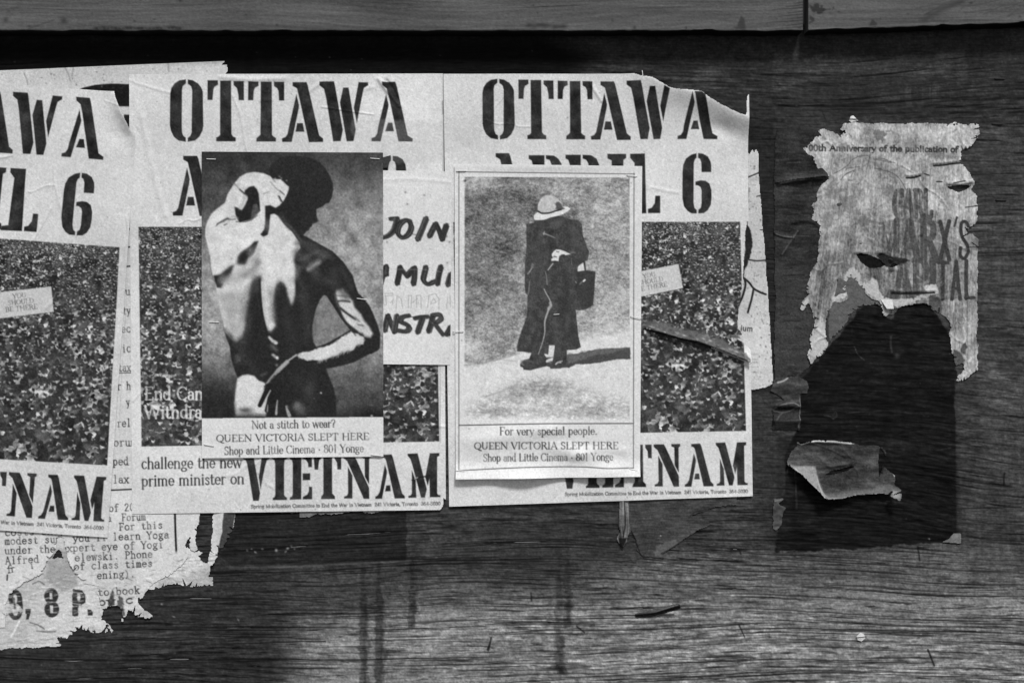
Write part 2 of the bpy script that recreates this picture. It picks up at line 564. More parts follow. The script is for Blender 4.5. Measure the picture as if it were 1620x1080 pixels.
def sheet(name, cv, quad, depth, mat, label, cat, T=None, step=1.0, parts=None, group=None):
    """a sheet of paper: a fine grid over the corners quad (TL, TR, BR, BL), lifted by cv.H, torn where cv.a is empty,
    printed with cv.v; the areas marked in cv.c become the named parts"""
    q = np.array(quad, float)
    nu = int(np.ceil(max(np.hypot(*(q[1] - q[0])), np.hypot(*(q[2] - q[3]))) / step)) + 1
    nv = int(np.ceil(max(np.hypot(*(q[3] - q[0])), np.hypot(*(q[2] - q[1]))) / step)) + 1
    u = np.linspace(0, 1, nu)[None, :, None]
    v = np.linspace(0, 1, nv)[:, None, None]
    P = (q[0] * (1 - u) + q[1] * u) * (1 - v) + (q[3] * (1 - u) + q[2] * u) * v
    fx = (P[..., 0] - cv.x0) * cv.ss - .5
    fy = (P[..., 1] - cv.y0) * cv.ss - .5
    vv = cv.v
    if cv.ss > 1:
        vv = (vv + np.roll(vv, 1, 0)) * .5
        vv = (vv + np.roll(vv, 1, 1)) * .5
        fx2, fy2 = fx + .5, fy + .5
    else:
        fx2, fy2 = fx, fy
    gr = noise(nv, nu, .62, .62, int(abs(q.sum())) % 9999) + noise(nv, nu, 1.3, 1.3, int(abs(q.sum())) % 9999 + 1) * .4
    tv = bilin(vv, fx2, fy2)
    tone = np.minimum(lin(tv + gr * (2.2 + 2.4 * np.clip(tv / 200, 0, 1))) * ALB, .9)    # fibre grain of cheap stock
    H = bilin(cv.H, fx, fy)
    al = bilin(cv.a, fx, fy)
    X, Y = (P[..., 0], P[..., 1]) if T is None else T(P[..., 0], P[..., 1])
    kd = (1 - depth / 2250) / 1000                          # measured sizes belong to the wall plane; this sheet lies a little nearer
    co = np.stack([(X - 810) * kd, -(depth + H) / 1000, 1.5 + (540 - Y) * kd], -1).reshape(-1, 3)
    tone = tone.ravel()
    idx = np.arange(nu * nv).reshape(nv, nu)
    quads = np.stack([idx[:-1, :-1], idx[1:, :-1], idx[1:, 1:], idx[:-1, 1:]], -1).reshape(-1, 4)
    am = (al[:-1, :-1] + al[1:, :-1] + al[1:, 1:] + al[:-1, 1:]).ravel() / 4 > .5
    ci = np.clip(np.round((fx[:-1, :-1] + fx[1:, 1:]) / 2).astype(int), 0, cv.w - 1)
    cj = np.clip(np.round((fy[:-1, :-1] + fy[1:, 1:]) / 2).astype(int), 0, cv.h - 1)
    cl = cv.c[cj, ci].ravel()
    root = None
    for k, pn in [(0, name)] + sorted((parts or {}).items()):
        sel = quads[am & (cl == k)]
        if not len(sel):
            continue
        used, inv = np.unique(sel, return_inverse=True)
        me = raw_mesh(pn, co[used], inv.reshape(-1, 4), tone[used], mat)
        if k == 0:
            root = link(name, me, None, label=label, category=cat)
            if group:
                root["group"] = group
        else:
            link(pn, me, root)
    return root


def wpos(x, y, d=0.0):
    k = (1 - d / 2250) / 1000
    return np.array([(x - 810) * k, -d / 1000, 1.5 + (540 - y) * k])


def tube(pts, r, n=6):
    pts = np.array(pts, float)
    vs, fs = [], []
    for i, p in enumerate(pts):
        t = pts[min(i + 1, len(pts) - 1)] - pts[max(i - 1, 0)]
        t /= np.linalg.norm(t) + 1e-12
        a = np.cross(t, [0.31, .17, .93])
        a /= np.linalg.norm(a)
        b = np.cross(t, a)
        for k in range(n):
            w = 2 * math.pi * k / n
            vs.append(p + r * (math.cos(w) * a + math.sin(w) * b))
    for i in range(len(pts) - 1):
        for k in range(n):
            fs.append((i * n + k, i * n + (k + 1) % n, (i + 1) * n + (k + 1) % n, (i + 1) * n + k))
    fs.append(tuple(range(n))[::-1])
    fs.append(tuple((len(pts) - 1) * n + k for k in range(n)))
    return vs, fs


def wire(name, pts, r, mat, parent=None, **props):
    vs, fs = tube(pts, r)
    me = bpy.data.meshes.new(name)
    me.from_pydata([tuple(v) for v in vs], [], fs)
    me.materials.append(mat)
    return link(name, me, parent, **props)


def staple(parent, x0, y0, x1, y1, depth, lift=.9, r=.00062, mat=None, **props):
    """bent wire: two legs into the wood and a straight crown"""
    a, b = (x0, y0), (x1, y1)
    pts = [wpos(*a, depth - 4), wpos(*a, depth + lift * .6), wpos(x0 + (x1 - x0) * .06, y0 + (y1 - y0) * .06, depth + lift),
           wpos(x0 + (x1 - x0) * .94, y0 + (y1 - y0) * .94, depth + lift), wpos(*b, depth + lift * .6), wpos(*b, depth - 4)]
    return wire("staple", pts, r, mat or M_STEEL, parent, **props)


def boxmesh(name, x0, x1, y0, y1, z0, z1, mat):
    v = [(x, y, z) for x in (x0, x1) for y in (y0, y1) for z in (z0, z1)]
    f = [(0, 1, 3, 2), (4, 6, 7, 5), (0, 4, 5, 1), (2, 3, 7, 6), (0, 2, 6, 4), (1, 5, 7, 3)]
    me = bpy.data.meshes.new(name)
    me.from_pydata(v, [], f)
    me.materials.append(mat)
    return me

# ------------------------------------------------------------------ the setting: pavement, hoarding
me = bpy.data.meshes.new("pavement")
me.from_pydata([(-150, -150, 0), (150, -150, 0), (150, 150, 0), (-150, 150, 0)], [], [(0, 1, 2, 3)])
me.materials.append(M_ASPHALT)
link("pavement", me, kind="structure")


def build_wood():
    X0, Y0, X1, Y1 = -420, 32, 2040, 1200
    c = Canvas(X0, Y0, X1, Y1, 1, 66)
    small = Canvas(X0, Y0, X1, Y1, 0.25, 62)               # broad weathering plus painted shade under the rail, drawn coarse
    s = small
    s.poly([(-420, 760), (380, 760), (440, 900), (470, 1000), (440, 1200), (-420, 1200)], 49, 45)
    s.poly([(470, 985), (700, 930), (1200, 915), (2040, 930), (2040, 1200), (430, 1200)], 108, 40)
    s.poly([(560, 1000), (1150, 975), (1150, 1200), (500, 1200)], 116, 40, .7)
    s.poly([(1555, 330), (2040, 330), (2040, 760), (1560, 760)], 66, 30)
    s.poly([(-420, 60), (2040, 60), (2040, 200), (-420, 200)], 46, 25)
    s.poly([(-420, 60), (860, 60), (940, 92), (880, 150), (-420, 150)], 15, 20)  # shade below the rail, painted into the wood tone
    s.poly([(1180, 190), (1280, 190), (1290, 620), (1185, 620)], 38, 8)
    s.poly([(1190, 620), (1228, 620), (1228, 870), (1190, 820)], 50, 8)
    s.poly([(690, 800), (1010, 800), (1000, 880), (700, 890)], 56, 15)
    s.poly([(1000, 880), (1230, 870), (1600, 860), (1620, 920), (1000, 930)], 82, 14)
    s.blob(830, 905, 110, 28, 46, .7)
    s.blob(520, 930, 150, 40, 58, .7)
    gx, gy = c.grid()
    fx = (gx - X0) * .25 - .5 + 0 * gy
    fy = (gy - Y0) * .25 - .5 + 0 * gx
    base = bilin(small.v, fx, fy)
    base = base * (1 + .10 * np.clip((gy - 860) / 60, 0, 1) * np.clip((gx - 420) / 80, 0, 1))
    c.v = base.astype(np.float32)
    # the ghost of a tall dark bill, paste marks and clean patches that still have their edges
    c.poly([(362, 812), (642, 802), (643, 887), (520, 893), (372, 897), (350, 880)], 33, 1.0, .85, rough=1.2)
    c.poly([(585, 870), (640, 868), (641, 886), (590, 888)], 27, 3, .6)
    c.poly([(1226, 86), (1300, 90), (1520, 84), (1521, 118), (1440, 128), (1380, 118), (1320, 124), (1227, 134)], 64, 4, .8, rough=5, rs=9)
    c.poly([(1230, 176), (1300, 172), (1340, 190), (1330, 206), (1228, 208)], 60, 4, .6, rough=4, rs=9)
    c.poly([(1110, 100), (1160, 98), (1160, 118), (1105, 124)], 66, 5, .5, rough=4, rs=6)
    dark = [(1266, 600), (1300, 562), (1335, 522), (1358, 489), (1374, 480), (1388, 480), (1398, 500), (1410, 502), (1420, 486), (1440, 478),
            (1466, 478), (1475, 492), (1484, 500), (1494, 520), (1505, 536), (1510, 560), (1513, 620), (1513, 700), (1519, 780), (1521, 856),
            (1400, 864), (1228, 873), (1227, 800), (1244, 780), (1240, 730), (1258, 690), (1266, 660)]
    c.poly(dark, 20, .9, .97, rough=1.2)
    DK = c.cover(dark, 2)
    c.poly([(1228, 690), (1262, 690), (1250, 860), (1228, 872)], 30, 4, .6)
    c.poly([(1511, 600), (1548, 600), (1550, 700), (1520, 858), (1514, 858)], 54, 2, .8)
    k = rng(5)
    for x, ya, yb, w, op in [(575, 905, 1120, 13, .62), (580, 940, 1120, 8, .4), (599, 880, 1130, 15, .66), (605, 960, 1120, 9, .4), (652, 895, 990, 11, .6), (655, 968, 990, 15, .45),
                             (884, 880, 1064, 12, .5), (889, 1020, 1066, 12, .6), (897, 870, 990, 13, .5), (900, 958, 991, 14, .5)]:
        e1 = [(x - w * .38 + k.normal(0, 1.3), ya + (yb - ya) * t) for t in np.linspace(0, 1, 14)]
        e2 = [(x + w * .38 + k.normal(0, 1.3), ya + (yb - ya) * t) for t in np.linspace(1, 0, 14)]
        c.poly([(x, ya - 20)] + e1 + e2, 34, 1.8, op * .85, rough=1.6, rs=1.2)
    # grain: long streaks that wander and rise a little towards the right
    h, w = c.h + 120, c.w
    warp = noise(c.h, c.w, 60, 260, 11) * 11 + noise(c.h, c.w, 20, 90, 12) * 3.0 - (gx - 810) * .008 * np.clip((gy - 300) / 400, 0, 1)
    warp += -26 * np.exp(-((gx - 1560) / 160) ** 2 - ((gy - 800) / 60) ** 2) * ((gx - 1400) / 200)
    wx = np.arange(c.w, dtype=np.float32)[None, :] + 0 * gy
    wy = np.arange(c.h, dtype=np.float32)[:, None] + warp + 60
    G = lambda sy, sx, seed: bilin(noise(h, w, sy, sx, seed), wx, wy)
    g1, g2, g3 = G(.75, 10, 21), G(2.0, 42, 22), G(6, 130, 23)
    g4 = G(.75, 24, 24)
    g5 = G(1.1, 20, 27)
    g6 = G(.7, 4, 28)
    patchy = np.clip(.75 + .4 * noise(c.h, c.w, 30, 90, 25), .15, 1.5)
    rough_zone = np.clip(.8 + .35 * noise(c.h, c.w, 45, 110, 26), .3, 1.6)
    amt = np.where(base < 40, .8, 1.0) * np.clip((gy - 60) / 60, .3, 1) * rough_zone
    crack = np.clip((-g4 - 1.3) * 1.6, 0, 1) * patchy
    check = np.clip((-g5 - 1.75) * 1.7, 0, 1) * patchy
    c.v *= 1 + amt * (.085 * g1 + .04 * g2 + .05 * g3 + .07 * g6)
    c.v *= 1 - .28 * crack * amt - .45 * check * amt
    c.v += 14 * np.clip(g4 - 1.5, 0, 1) * patchy * amt * np.clip((base - 20) / 40, .2, 1)
    c.H = (-.5 * crack - 1.0 * check + .16 * g1 + .16 * g2 + .06 * g6) * (.5 + .5 * amt)
    c.v[DK[0]] += DK[1] * (2.6 * g1 + 2.2 * g6 + 2.0 * g2)[DK[0]]
    for i in range(90):
        x, y = k.uniform(1240, 1510), k.uniform(500, 860)
        a_ = k.normal(0, .12) if i < 75 else k.uniform(0, 3)
        L = k.uniform(3, 30)
        c.line([(x, y), (x + L * math.cos(a_), y + L * math.sin(a_))], k.uniform(.5, 1.1), k.uniform(40, 72), .5, k.uniform(.3, .8))
    c.line([(1409.5, 532), (1409, 545), (1411, 557)], 2.6, 60, .9, .9)
    c.blob(1419, 562, 4, 4, 62, .8)
    for p_ in ([(1304, 657), (1312, 658), (1318, 662)], [(1318, 662), (1324, 658), (1322, 651), (1319, 655)], [(1352, 548), (1357, 560), (1368, 570)], [(1254, 722), (1258, 750), (1260, 790), (1260, 805)]):
        c.line(p_, 1, 80, .5, .8, True)
    # faint upright saw marks and film-fine grit
    c.v *= 1 + .022 * noise(c.h, c.w, 20, .8, 31) * np.clip(noise(c.h, c.w, 50, 90, 32), 0, 1.5)
    c.v *= 1 + .10 * noise(c.h, c.w, .62, .62, 33)
    c.v *= 1 + .06 * noise(c.h, c.w, 1.6, 2.4, 34)
    c.v *= 1 + .04 * noise(c.h, c.w, 9, 14, 35)

    def split(x, y, L, wd, dark, dep):
        """one open check: dark, tapering, following the grain, with a raised lower lip"""
        n_ = max(7, int(L / 16))
        iy, ix = int(np.clip(y - Y0, 0, c.h - 1)), np.clip((x + np.linspace(0, L, n_) - X0).astype(int), 0, c.w - 1)
        yy_ = y - (warp[iy, ix] - warp[iy, ix[0]]) + np.cumsum(k.normal(0, .35, n_))
        pts = list(zip(x + np.linspace(0, L, n_), yy_))
        m = n_ // 2
        c.line(pts[:m + 1], (.3, wd), dark, .5, .9)
        c.line(pts[m:], (wd, .3), dark, .5, .9)
        r_ = c.win(x, yy_.min() - 3, x + L, yy_.max() + 4)
        if r_:
            sl_, XX, YY_ = r_
            d_ = YY_ - np.interp(XX[0], [p[0] for p in pts], yy_)[None, :]
            tap = np.clip(np.minimum(XX - x, x + L - XX) / (L * .3), 0, 1)
            c.H[sl_] += dep * tap * (-np.exp(-(d_ / (wd * .7)) ** 2) + .28 * np.exp(-((d_ - wd * 1.2) / (wd * .9)) ** 2))
    for i in range(2600):                                   # raised pale fibres
        x, y = k.uniform(-50, 1700), k.uniform(800, 1090) if i < 1900 else k.uniform(95, 800)
        if y < 800 and 0 < x < 1180:
            continue
        L, b_ = k.uniform(4, 26), float(base[int(np.clip(y - Y0, 0, c.h - 1)), int(np.clip(x - X0, 0, c.w - 1))]) * (.55 if 360 < x < 644 and y < 892 or 1228 < x < 1520 and 480 < y < 870 else 1)
        c.line([(x, y), (x + L * .5, y + k.normal(0, .5)), (x + L, y + k.normal(0, .8))], k.uniform(.5, 1.1), min(b_ * 1.4 + 5, 130), .5, k.uniform(.2, .6))
    for i in range(150):                                    # long seams between the growth rings
        split(k.uniform(-200, 1700), k.uniform(830, 1095), k.uniform(120, 430), k.uniform(.9, 1.7), k.uniform(8, 24), .9)
    for i in range(3600):
        x = k.uniform(-300, 1900)
        y = k.uniform(800, 1120) if i < 1750 else k.uniform(95, 800)
        if y < 800 and 0 < x < 1180:
            continue
        big = k.random() < .16
        split(x, y, float(k.lognormal(3.2 if not big else 4.5, .5)), k.uniform(.6, 1.3) if not big else k.uniform(1, 2.0), k.uniform(8, 30), .6 if not big else 1.2)
    # long open cracks, staple scars and stray scratches
    for i in range(75):
        x, y = k.uniform(-300, 1950), k.uniform(800, 1190) if i < 58 else k.uniform(110, 800)
        L, sl = k.uniform(40, 240), k.uniform(-.03, .02)
        pts = [(x + L * t, y + L * t * sl + k.uniform(-1.2, 1.2)) for t in np.linspace(0, 1, 6)]
        c.line(pts, (.5, k.uniform(.8, 2.2)), 16, .6, .8, True)
        r = c.win(x, y - 12, x + L, y + 12)
    c.crease([(364, 899), (470, 897), (560, 892), (650, 889), (760, 880), (900, 876)], 2.5, .8)
    c.line([(364, 897), (470, 895), (560, 890), (650, 887)], 2, 92, 1.2, .5, True)
    for a, b, wd in [((773, 1028), (777, 1008), 2.4), ((774, 1020), (771, 1027), 2.6), ((840, 937), (841, 950), 2), ((1169, 988), (1178, 1007), 1.8), ((1468, 1027), (1478, 1052), 2.6), ((1452, 864), (1455, 886), 2),
                     ((1589, 748), (1588, 766), 2.6), ((1300, 175), (1307, 192), 1), ((912, 990), (925, 1000), 2), ((1170, 870), (1172, 876), 2)]:
        c.line([a, b], wd, 18, .6, .9)
    for x, y in [(391, 870), (398, 868), (404, 873), (415, 868), (437, 870), (455, 867), (461, 864), (466, 868), (452, 872), (377, 980), (256, 955), (275, 975), (1047, 846), (1470, 852)]:
        c.blob(x, y, k.uniform(1, 2.6), k.uniform(.8, 1.8), 150, .9, k.uniform(0, 3))
    for i in range(420):
        x, y = k.uniform(0, 1620), k.uniform(80, 1080)
        c.blob(x, y, k.uniform(.6, 1.4), k.uniform(.5, 1.1), k.choice([20, 110, 130]), k.uniform(.3, .8))
    # brushed paste above the torn white bill
    r = c.win(1410, 128, 1520, 170)
    n = np.clip(noise(r[2].shape[0], r[1].shape[1], 14, 1.0, 41), 0, 2)
    c.v[r[0]] += 13 * n * np.exp(-((r[1] - 1470) / 40) ** 2) * np.exp(-((r[2] - 148) / 14) ** 2)
    xs = np.concatenate([np.arange(-410, 0, 10), np.arange(0, 1620, 1.6), np.arange(1620, 2031, 10)])
    ys = np.concatenate([np.arange(38, 1080, 1.0), np.arange(1080, 1196, 4)])
    PX, PY = np.meshgrid(xs, ys)
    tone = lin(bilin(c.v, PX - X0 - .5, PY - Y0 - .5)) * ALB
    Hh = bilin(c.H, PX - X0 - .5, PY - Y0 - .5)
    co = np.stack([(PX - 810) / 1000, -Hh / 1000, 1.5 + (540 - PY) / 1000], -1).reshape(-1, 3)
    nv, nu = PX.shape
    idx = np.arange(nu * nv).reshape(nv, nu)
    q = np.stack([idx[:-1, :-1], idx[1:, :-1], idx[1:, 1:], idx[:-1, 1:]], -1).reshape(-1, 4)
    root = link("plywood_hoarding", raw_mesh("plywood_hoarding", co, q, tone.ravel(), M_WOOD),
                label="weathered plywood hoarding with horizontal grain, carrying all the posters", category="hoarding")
    x0, x1 = co[0, 0], co[-1, 0]
    ztop, zb = 1.5 + (540 - 38) / 1000, 1.5 + (540 - ys[-1]) / 1000
    link("sheet_edge", boxmesh("sheet_edge", x0, x1, .0016, .018, zb, ztop, M_CORE), root)
    link("lower_panel", boxmesh("lower_panel", x0, x1, .001, .018, .03, zb - .004, M_CORE), root)
    link("void_backing", boxmesh("void_backing", x0, x1, .09, .11, .03, 2.2, M_VOID), root)  # unseen backing, added to make the hollow behind the plywood dark


build_wood()


def build_rail(name, x0, x1, slope, seed, label, base):
    c = Canvas(x0 - 4, -110, x1 + 4, 60, 1, base)
    gx, gy = c.grid()
    w = noise(c.h, c.w, 20, 160, seed + 9) * 7
    wy = np.arange(c.h, dtype=np.float32)[:, None] + w + 40
    wx = np.arange(c.w, dtype=np.float32)[None, :] + 0 * gy
    G = lambda a, b, s: bilin(noise(c.h + 90, c.w, a, b, s), wx, wy)
    c.v *= 1 + .05 * G(.8, 30, seed) + .05 * G(5, 120, seed + 1) + .05 * noise(c.h, c.w, 18, 50, seed + 2)
    c.v += 5 * noise(c.h, c.w, .5, .5, seed + 3)
    c.v *= .95
    cr = np.clip((-G(.8, 50, seed + 4) - 2.0), 0, 1)
    c.v *= 1 - .35 * cr
    c.H = -.3 * cr + .06 * G(.8, 30, seed)
    k = rng(seed)
    for _ in range(int((x1 - x0) / 45)):
        c.blob(k.uniform(x0, x1), k.uniform(-5, 45), k.uniform(.8, 3), k.uniform(.8, 2.4), 38, k.uniform(.4, .9))
    if seed < 70:
        c.blob(101, 33, 5, 5, 45, .8)
        c.blob(9, 32, 4, 5, 50, .7)
        for x in range(150, 290, 6):                        # splintered, smeared lower edge
            c.blob(x + k.uniform(-3, 3), 45 + k.uniform(-1, 1), 5, 2.2, 35, .8)
            c.blob(x, 45, 1.5, .9, 120, .5)
        for x in range(835, 900, 5):
            c.blob(x + k.uniform(-3, 3), 42 + k.uniform(-3, 2), 5, 3, 45, .6)
        c.line([(45, 46), (85, 32)], 1.5, 55, .8, .7)
        c.poly([(1164, 46), (1172, 26), (1178, 30), (1180, 47)], 45, 1.5, .7)
        for y in range(2, 46, 5):
            c.line([(1276, y), (1276 - k.uniform(15, 70), y + 4)], (2, .6), 35, .7, .7)
    else:
        c.poly([(1280, 8), (1300, 10), (1316, 15), (1300, 22), (1285, 20)], 38, 1.5, .8, rough=2)
        c.poly([(1282, 26), (1291, 28), (1290, 36), (1282, 36)], 38, 1.5, .7, rough=2)
        c.poly([(1374, 42), (1380, 30), (1388, 38), (1386, 43)], 45, 1.2, .8)
        c.line([(1460, 33), (1490, 15), (1520, 2)], 9, 58, 4, .8, True)
        for _ in range(14):
            x, y = k.uniform(1450, 1600), k.uniform(5, 32)
            c.line([(x, y), (x + k.uniform(15, 50), y - k.uniform(5, 15))], 1.2, 55, .8, .6)
        c.line([(1286, 46), (1480, 37)], 2, 112, 1, .5)
    ys0 = np.arange(-90, 47.5, 1.0)
    xs = np.arange(x0, x1 + .1, 2.0)
    PX, PY = np.meshgrid(xs, ys0)
    t = np.clip((PY + 90) / 137, 0, 1)
    YY = PY + t * slope(PX)
    ragged = noise(1, len(xs), 1, 3, seed + 6)[0] * .5
    YY = YY + np.where(PY > 46, 1, 0) * ragged[None, :]
    tone = lin(bilin(c.v, PX - c.x0 - .5, YY + 110 - .5)) * ALB
    H = bilin(c.H, PX - c.x0 - .5, YY + 110 - .5)
    Yd = -.036 - H / 1000
    co = np.stack([(PX - 810) * .000984, Yd, 1.5 + (540 - YY) * .000984], -1)
    lo = co[-1].copy()
    hi = co[0].copy()
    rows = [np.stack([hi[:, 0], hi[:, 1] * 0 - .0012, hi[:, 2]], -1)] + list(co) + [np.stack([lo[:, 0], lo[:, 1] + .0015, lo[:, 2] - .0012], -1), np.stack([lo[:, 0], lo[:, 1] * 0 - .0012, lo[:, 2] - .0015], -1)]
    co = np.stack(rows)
    tone = np.concatenate([tone[:1], tone, tone[-1:] * .10, tone[-1:] * .06])  # underside rows darkened in tone to carry the rail's shade
    nv, nu = co.shape[:2]
    idx = np.arange(nu * nv).reshape(nv, nu)
    q = np.stack([idx[:-1, :-1], idx[1:, :-1], idx[1:, 1:], idx[:-1, 1:]], -1).reshape(-1, 4)
    me = raw_mesh(name, co.reshape(-1, 3), q, tone.ravel(), M_RAIL)
    o = link(name, me, None, label=label, category="rail", group="grey rails along the top")
    xe = [(x0 - 810) * .000984 + .0004, (x1 - 810) * .000984 - .0004]
    zt = 1.5 + .62
    for e, z in ((xe[0], lo[0, 2]), (xe[1], lo[-1, 2])):
        m2 = bpy.data.meshes.new("end_grain")
        m2.from_pydata([(e, -.0355, z), (e, -.0012, z), (e, -.0012, zt), (e, -.0355, zt)], [], [(0, 1, 2, 3)])
        m2.materials.append(M_CORE)
        link("end_grain", m2, o)


build_rail("top_rail", -420, 1270, lambda x: 0 * x + .8, 61, "long grey rail above the posters, ending at the dark joint", 84)
build_rail("top_rail", 1279, 2030, lambda x: np.where(x < 1620, -(x - 1279) * .035, -12), 71, "short grey rail beyond the joint, its lower edge sloping up", 92)

# ------------------------------------------------------------------ the march poster, drawn once (three copies are pasted up)
V1, V2, V3, V4, V5, V6, V7 = view(260, 115, 8.1), view(440, 115, 7.364), view(1000, 235, 8.1), view(380, 700, 9), view(540, 700, 9), view(1000, 690, 8.1), view(740, 235, 5.786)


def t_right(x, y):
    t = (y - 131) / 655
    return 762.7 + (x - 268.9) * .966 + 7 * t, y - 1 - 18 * t


def t_right_inv(X, Y):
    y = (Y + 1 - 131 * 18 / 655) / (1 - 18 / 655)
    return (X - 762.7 - 7 * (y - 131) / 655) / .966 + 268.9, y


TA = math.radians(4.3)
TC, TS, TK = math.cos(TA) * 1.015, math.sin(TA) * 1.015, 0


def t_left(x, y):
    dx, dy = x - 653, y - 224.8
    return 163 + dx * TC - dy * TS, 253.6 + dx * TS + dy * TC


def t_left_inv(X, Y):
    dx, dy = (X - 163) / 1.015, (Y - 253.6) / 1.015
    c, s = math.cos(TA), math.sin(TA)
    return 653 + dx * c + dy * s, 224.8 - dx * s + dy * c


RI = lambda pts: [t_right_inv(*p) for p in pts]
LI = lambda pts: [t_left_inv(*p) for p in pts]
A_L = V2([(212, 252), (243, 380), (240, 420), (158, 808), (48, 808), (45, 768), (85, 752), (108, 720), (125, 640), (190, 350)])
A_B = V2([(222, 590), (288, 590), (306, 690), (202, 690)])
A_M = V2([(168, 112), (330, 112), (345, 150), (480, 735), (525, 770), (525, 810), (360, 812), (245, 290), (220, 185), (168, 155)])
sh = lambda pts, dx, dy: [(x + dx, y + dy) for x, y in pts]
HEAD = [V1([(275, 88), (190, 100), (130, 140), (90, 200), (75, 270), (72, 680), (85, 745), (120, 820), (180, 870), (275, 888), (275, 835), (245, 815), (228, 770), (224, 700), (226, 220), (235, 175), (275, 140)]),
        V1([(300, 90), (360, 98), (430, 140), (470, 190), (493, 240), (500, 680), (490, 740), (450, 820), (395, 870), (300, 888), (300, 838), (330, 815), (350, 770), (357, 230), (345, 180), (300, 140)]),
        V1([(553, 100), (685, 100), (688, 155), (640, 185), (628, 220), (618, 352), (553, 352)]),
        V1([(715, 105), (855, 105), (860, 790), (880, 820), (915, 835), (915, 882), (665, 882), (665, 832), (695, 820), (715, 800)]),
        V1([(887, 110), (1018, 110), (1020, 355), (952, 355), (948, 280), (930, 200), (887, 160)]),
        V1([(1075, 112), (1205, 118), (1207, 170), (1160, 195), (1145, 240), (1138, 355), (1072, 355)]),
        V1([(1235, 118), (1375, 118), (1380, 800), (1405, 825), (1432, 840), (1428, 885), (1180, 885), (1182, 840), (1215, 815), (1232, 795)]),
        V1([(1403, 118), (1535, 120), (1535, 358), (1468, 358), (1462, 240), (1445, 200), (1405, 175)]),
        A_L, A_B, A_M,
        V2([(482, 105), (650, 102), (660, 140), (755, 670), (730, 800), (643, 802), (560, 300), (535, 190), (482, 150)]),
        V2([(758, 175), (820, 175), (905, 670), (880, 800), (800, 802), (720, 350)]),
        V2([(937, 112), (1048, 115), (1048, 150), (1000, 180), (985, 240), (918, 592), (882, 410)]),
        V2([(1257, 252), (1287, 375), (1280, 420), (1195, 802), (1088, 802), (1090, 765), (1130, 750), (1155, 710), (1165, 640)]),
        V2([(1280, 585), (1330, 585), (1350, 685), (1248, 685)]),
        V2([(1208, 108), (1365, 108), (1385, 170), (1510, 735), (1570, 770), (1565, 805), (1402, 802), (1290, 280), (1265, 190), (1215, 150)]),
        sh(A_L, -173, 116.5), sh(A_B, -173, 116.5), sh(A_M, -173, 116.5)]
R7 = lambda p: RI(V7(p))
HEAD += [R7([(558, 62), (702, 62), (702, 610), (600, 610), (600, 170), (585, 110), (558, 95)]),
         R7([(716, 62), (790, 66), (830, 95), (858, 140), (866, 230), (850, 320), (800, 350), (716, 352), (716, 300), (760, 280), (768, 150), (750, 105), (716, 95)]),
         R7([(895, 58), (1035, 58), (1035, 600), (935, 600), (935, 150), (920, 105), (895, 92)]),
         R7([(1052, 58), (1130, 62), (1180, 95), (1203, 150), (1200, 240), (1170, 300), (1215, 600), (1120, 600), (1080, 330), (1105, 250), (1105, 140), (1085, 105), (1052, 92)]),
         R7([(1278, 50), (1450, 50), (1450, 88), (1425, 105), (1420, 520), (1450, 545), (1450, 590), (1278, 595), (1280, 550), (1312, 520), (1318, 110), (1280, 92)]),
         RI([(997, 243.5), (1020.3, 243), (1022.4, 337.5), (990, 338.5), (991, 332), (1001, 330), (1004, 258), (997, 250)]),
         RI(V3([(203, 775), (250, 760), (290, 700), (298, 605), (360, 605), (360, 828), (205, 828)])),
         RI(V3([(825, 62), (760, 80), (690, 130), (655, 210), (645, 300), (645, 640), (665, 740), (710, 800), (760, 830), (828, 832), (828, 790), (800, 765), (787, 700), (790, 180), (805, 140), (825, 120)])),
         RI(V3([(845, 62), (905, 68), (970, 105), (1005, 170), (1013, 230), (1013, 303), (890, 303), (885, 180), (870, 135), (845, 120)])),
         RI(V3([(810, 470), (812, 425), (880, 408), (940, 415), (990, 450), (1015, 530), (1018, 620), (1008, 720), (970, 790), (920, 828), (848, 832), (850, 785), (880, 760), (890, 700), (890, 540), (878, 495), (845, 475)]))]
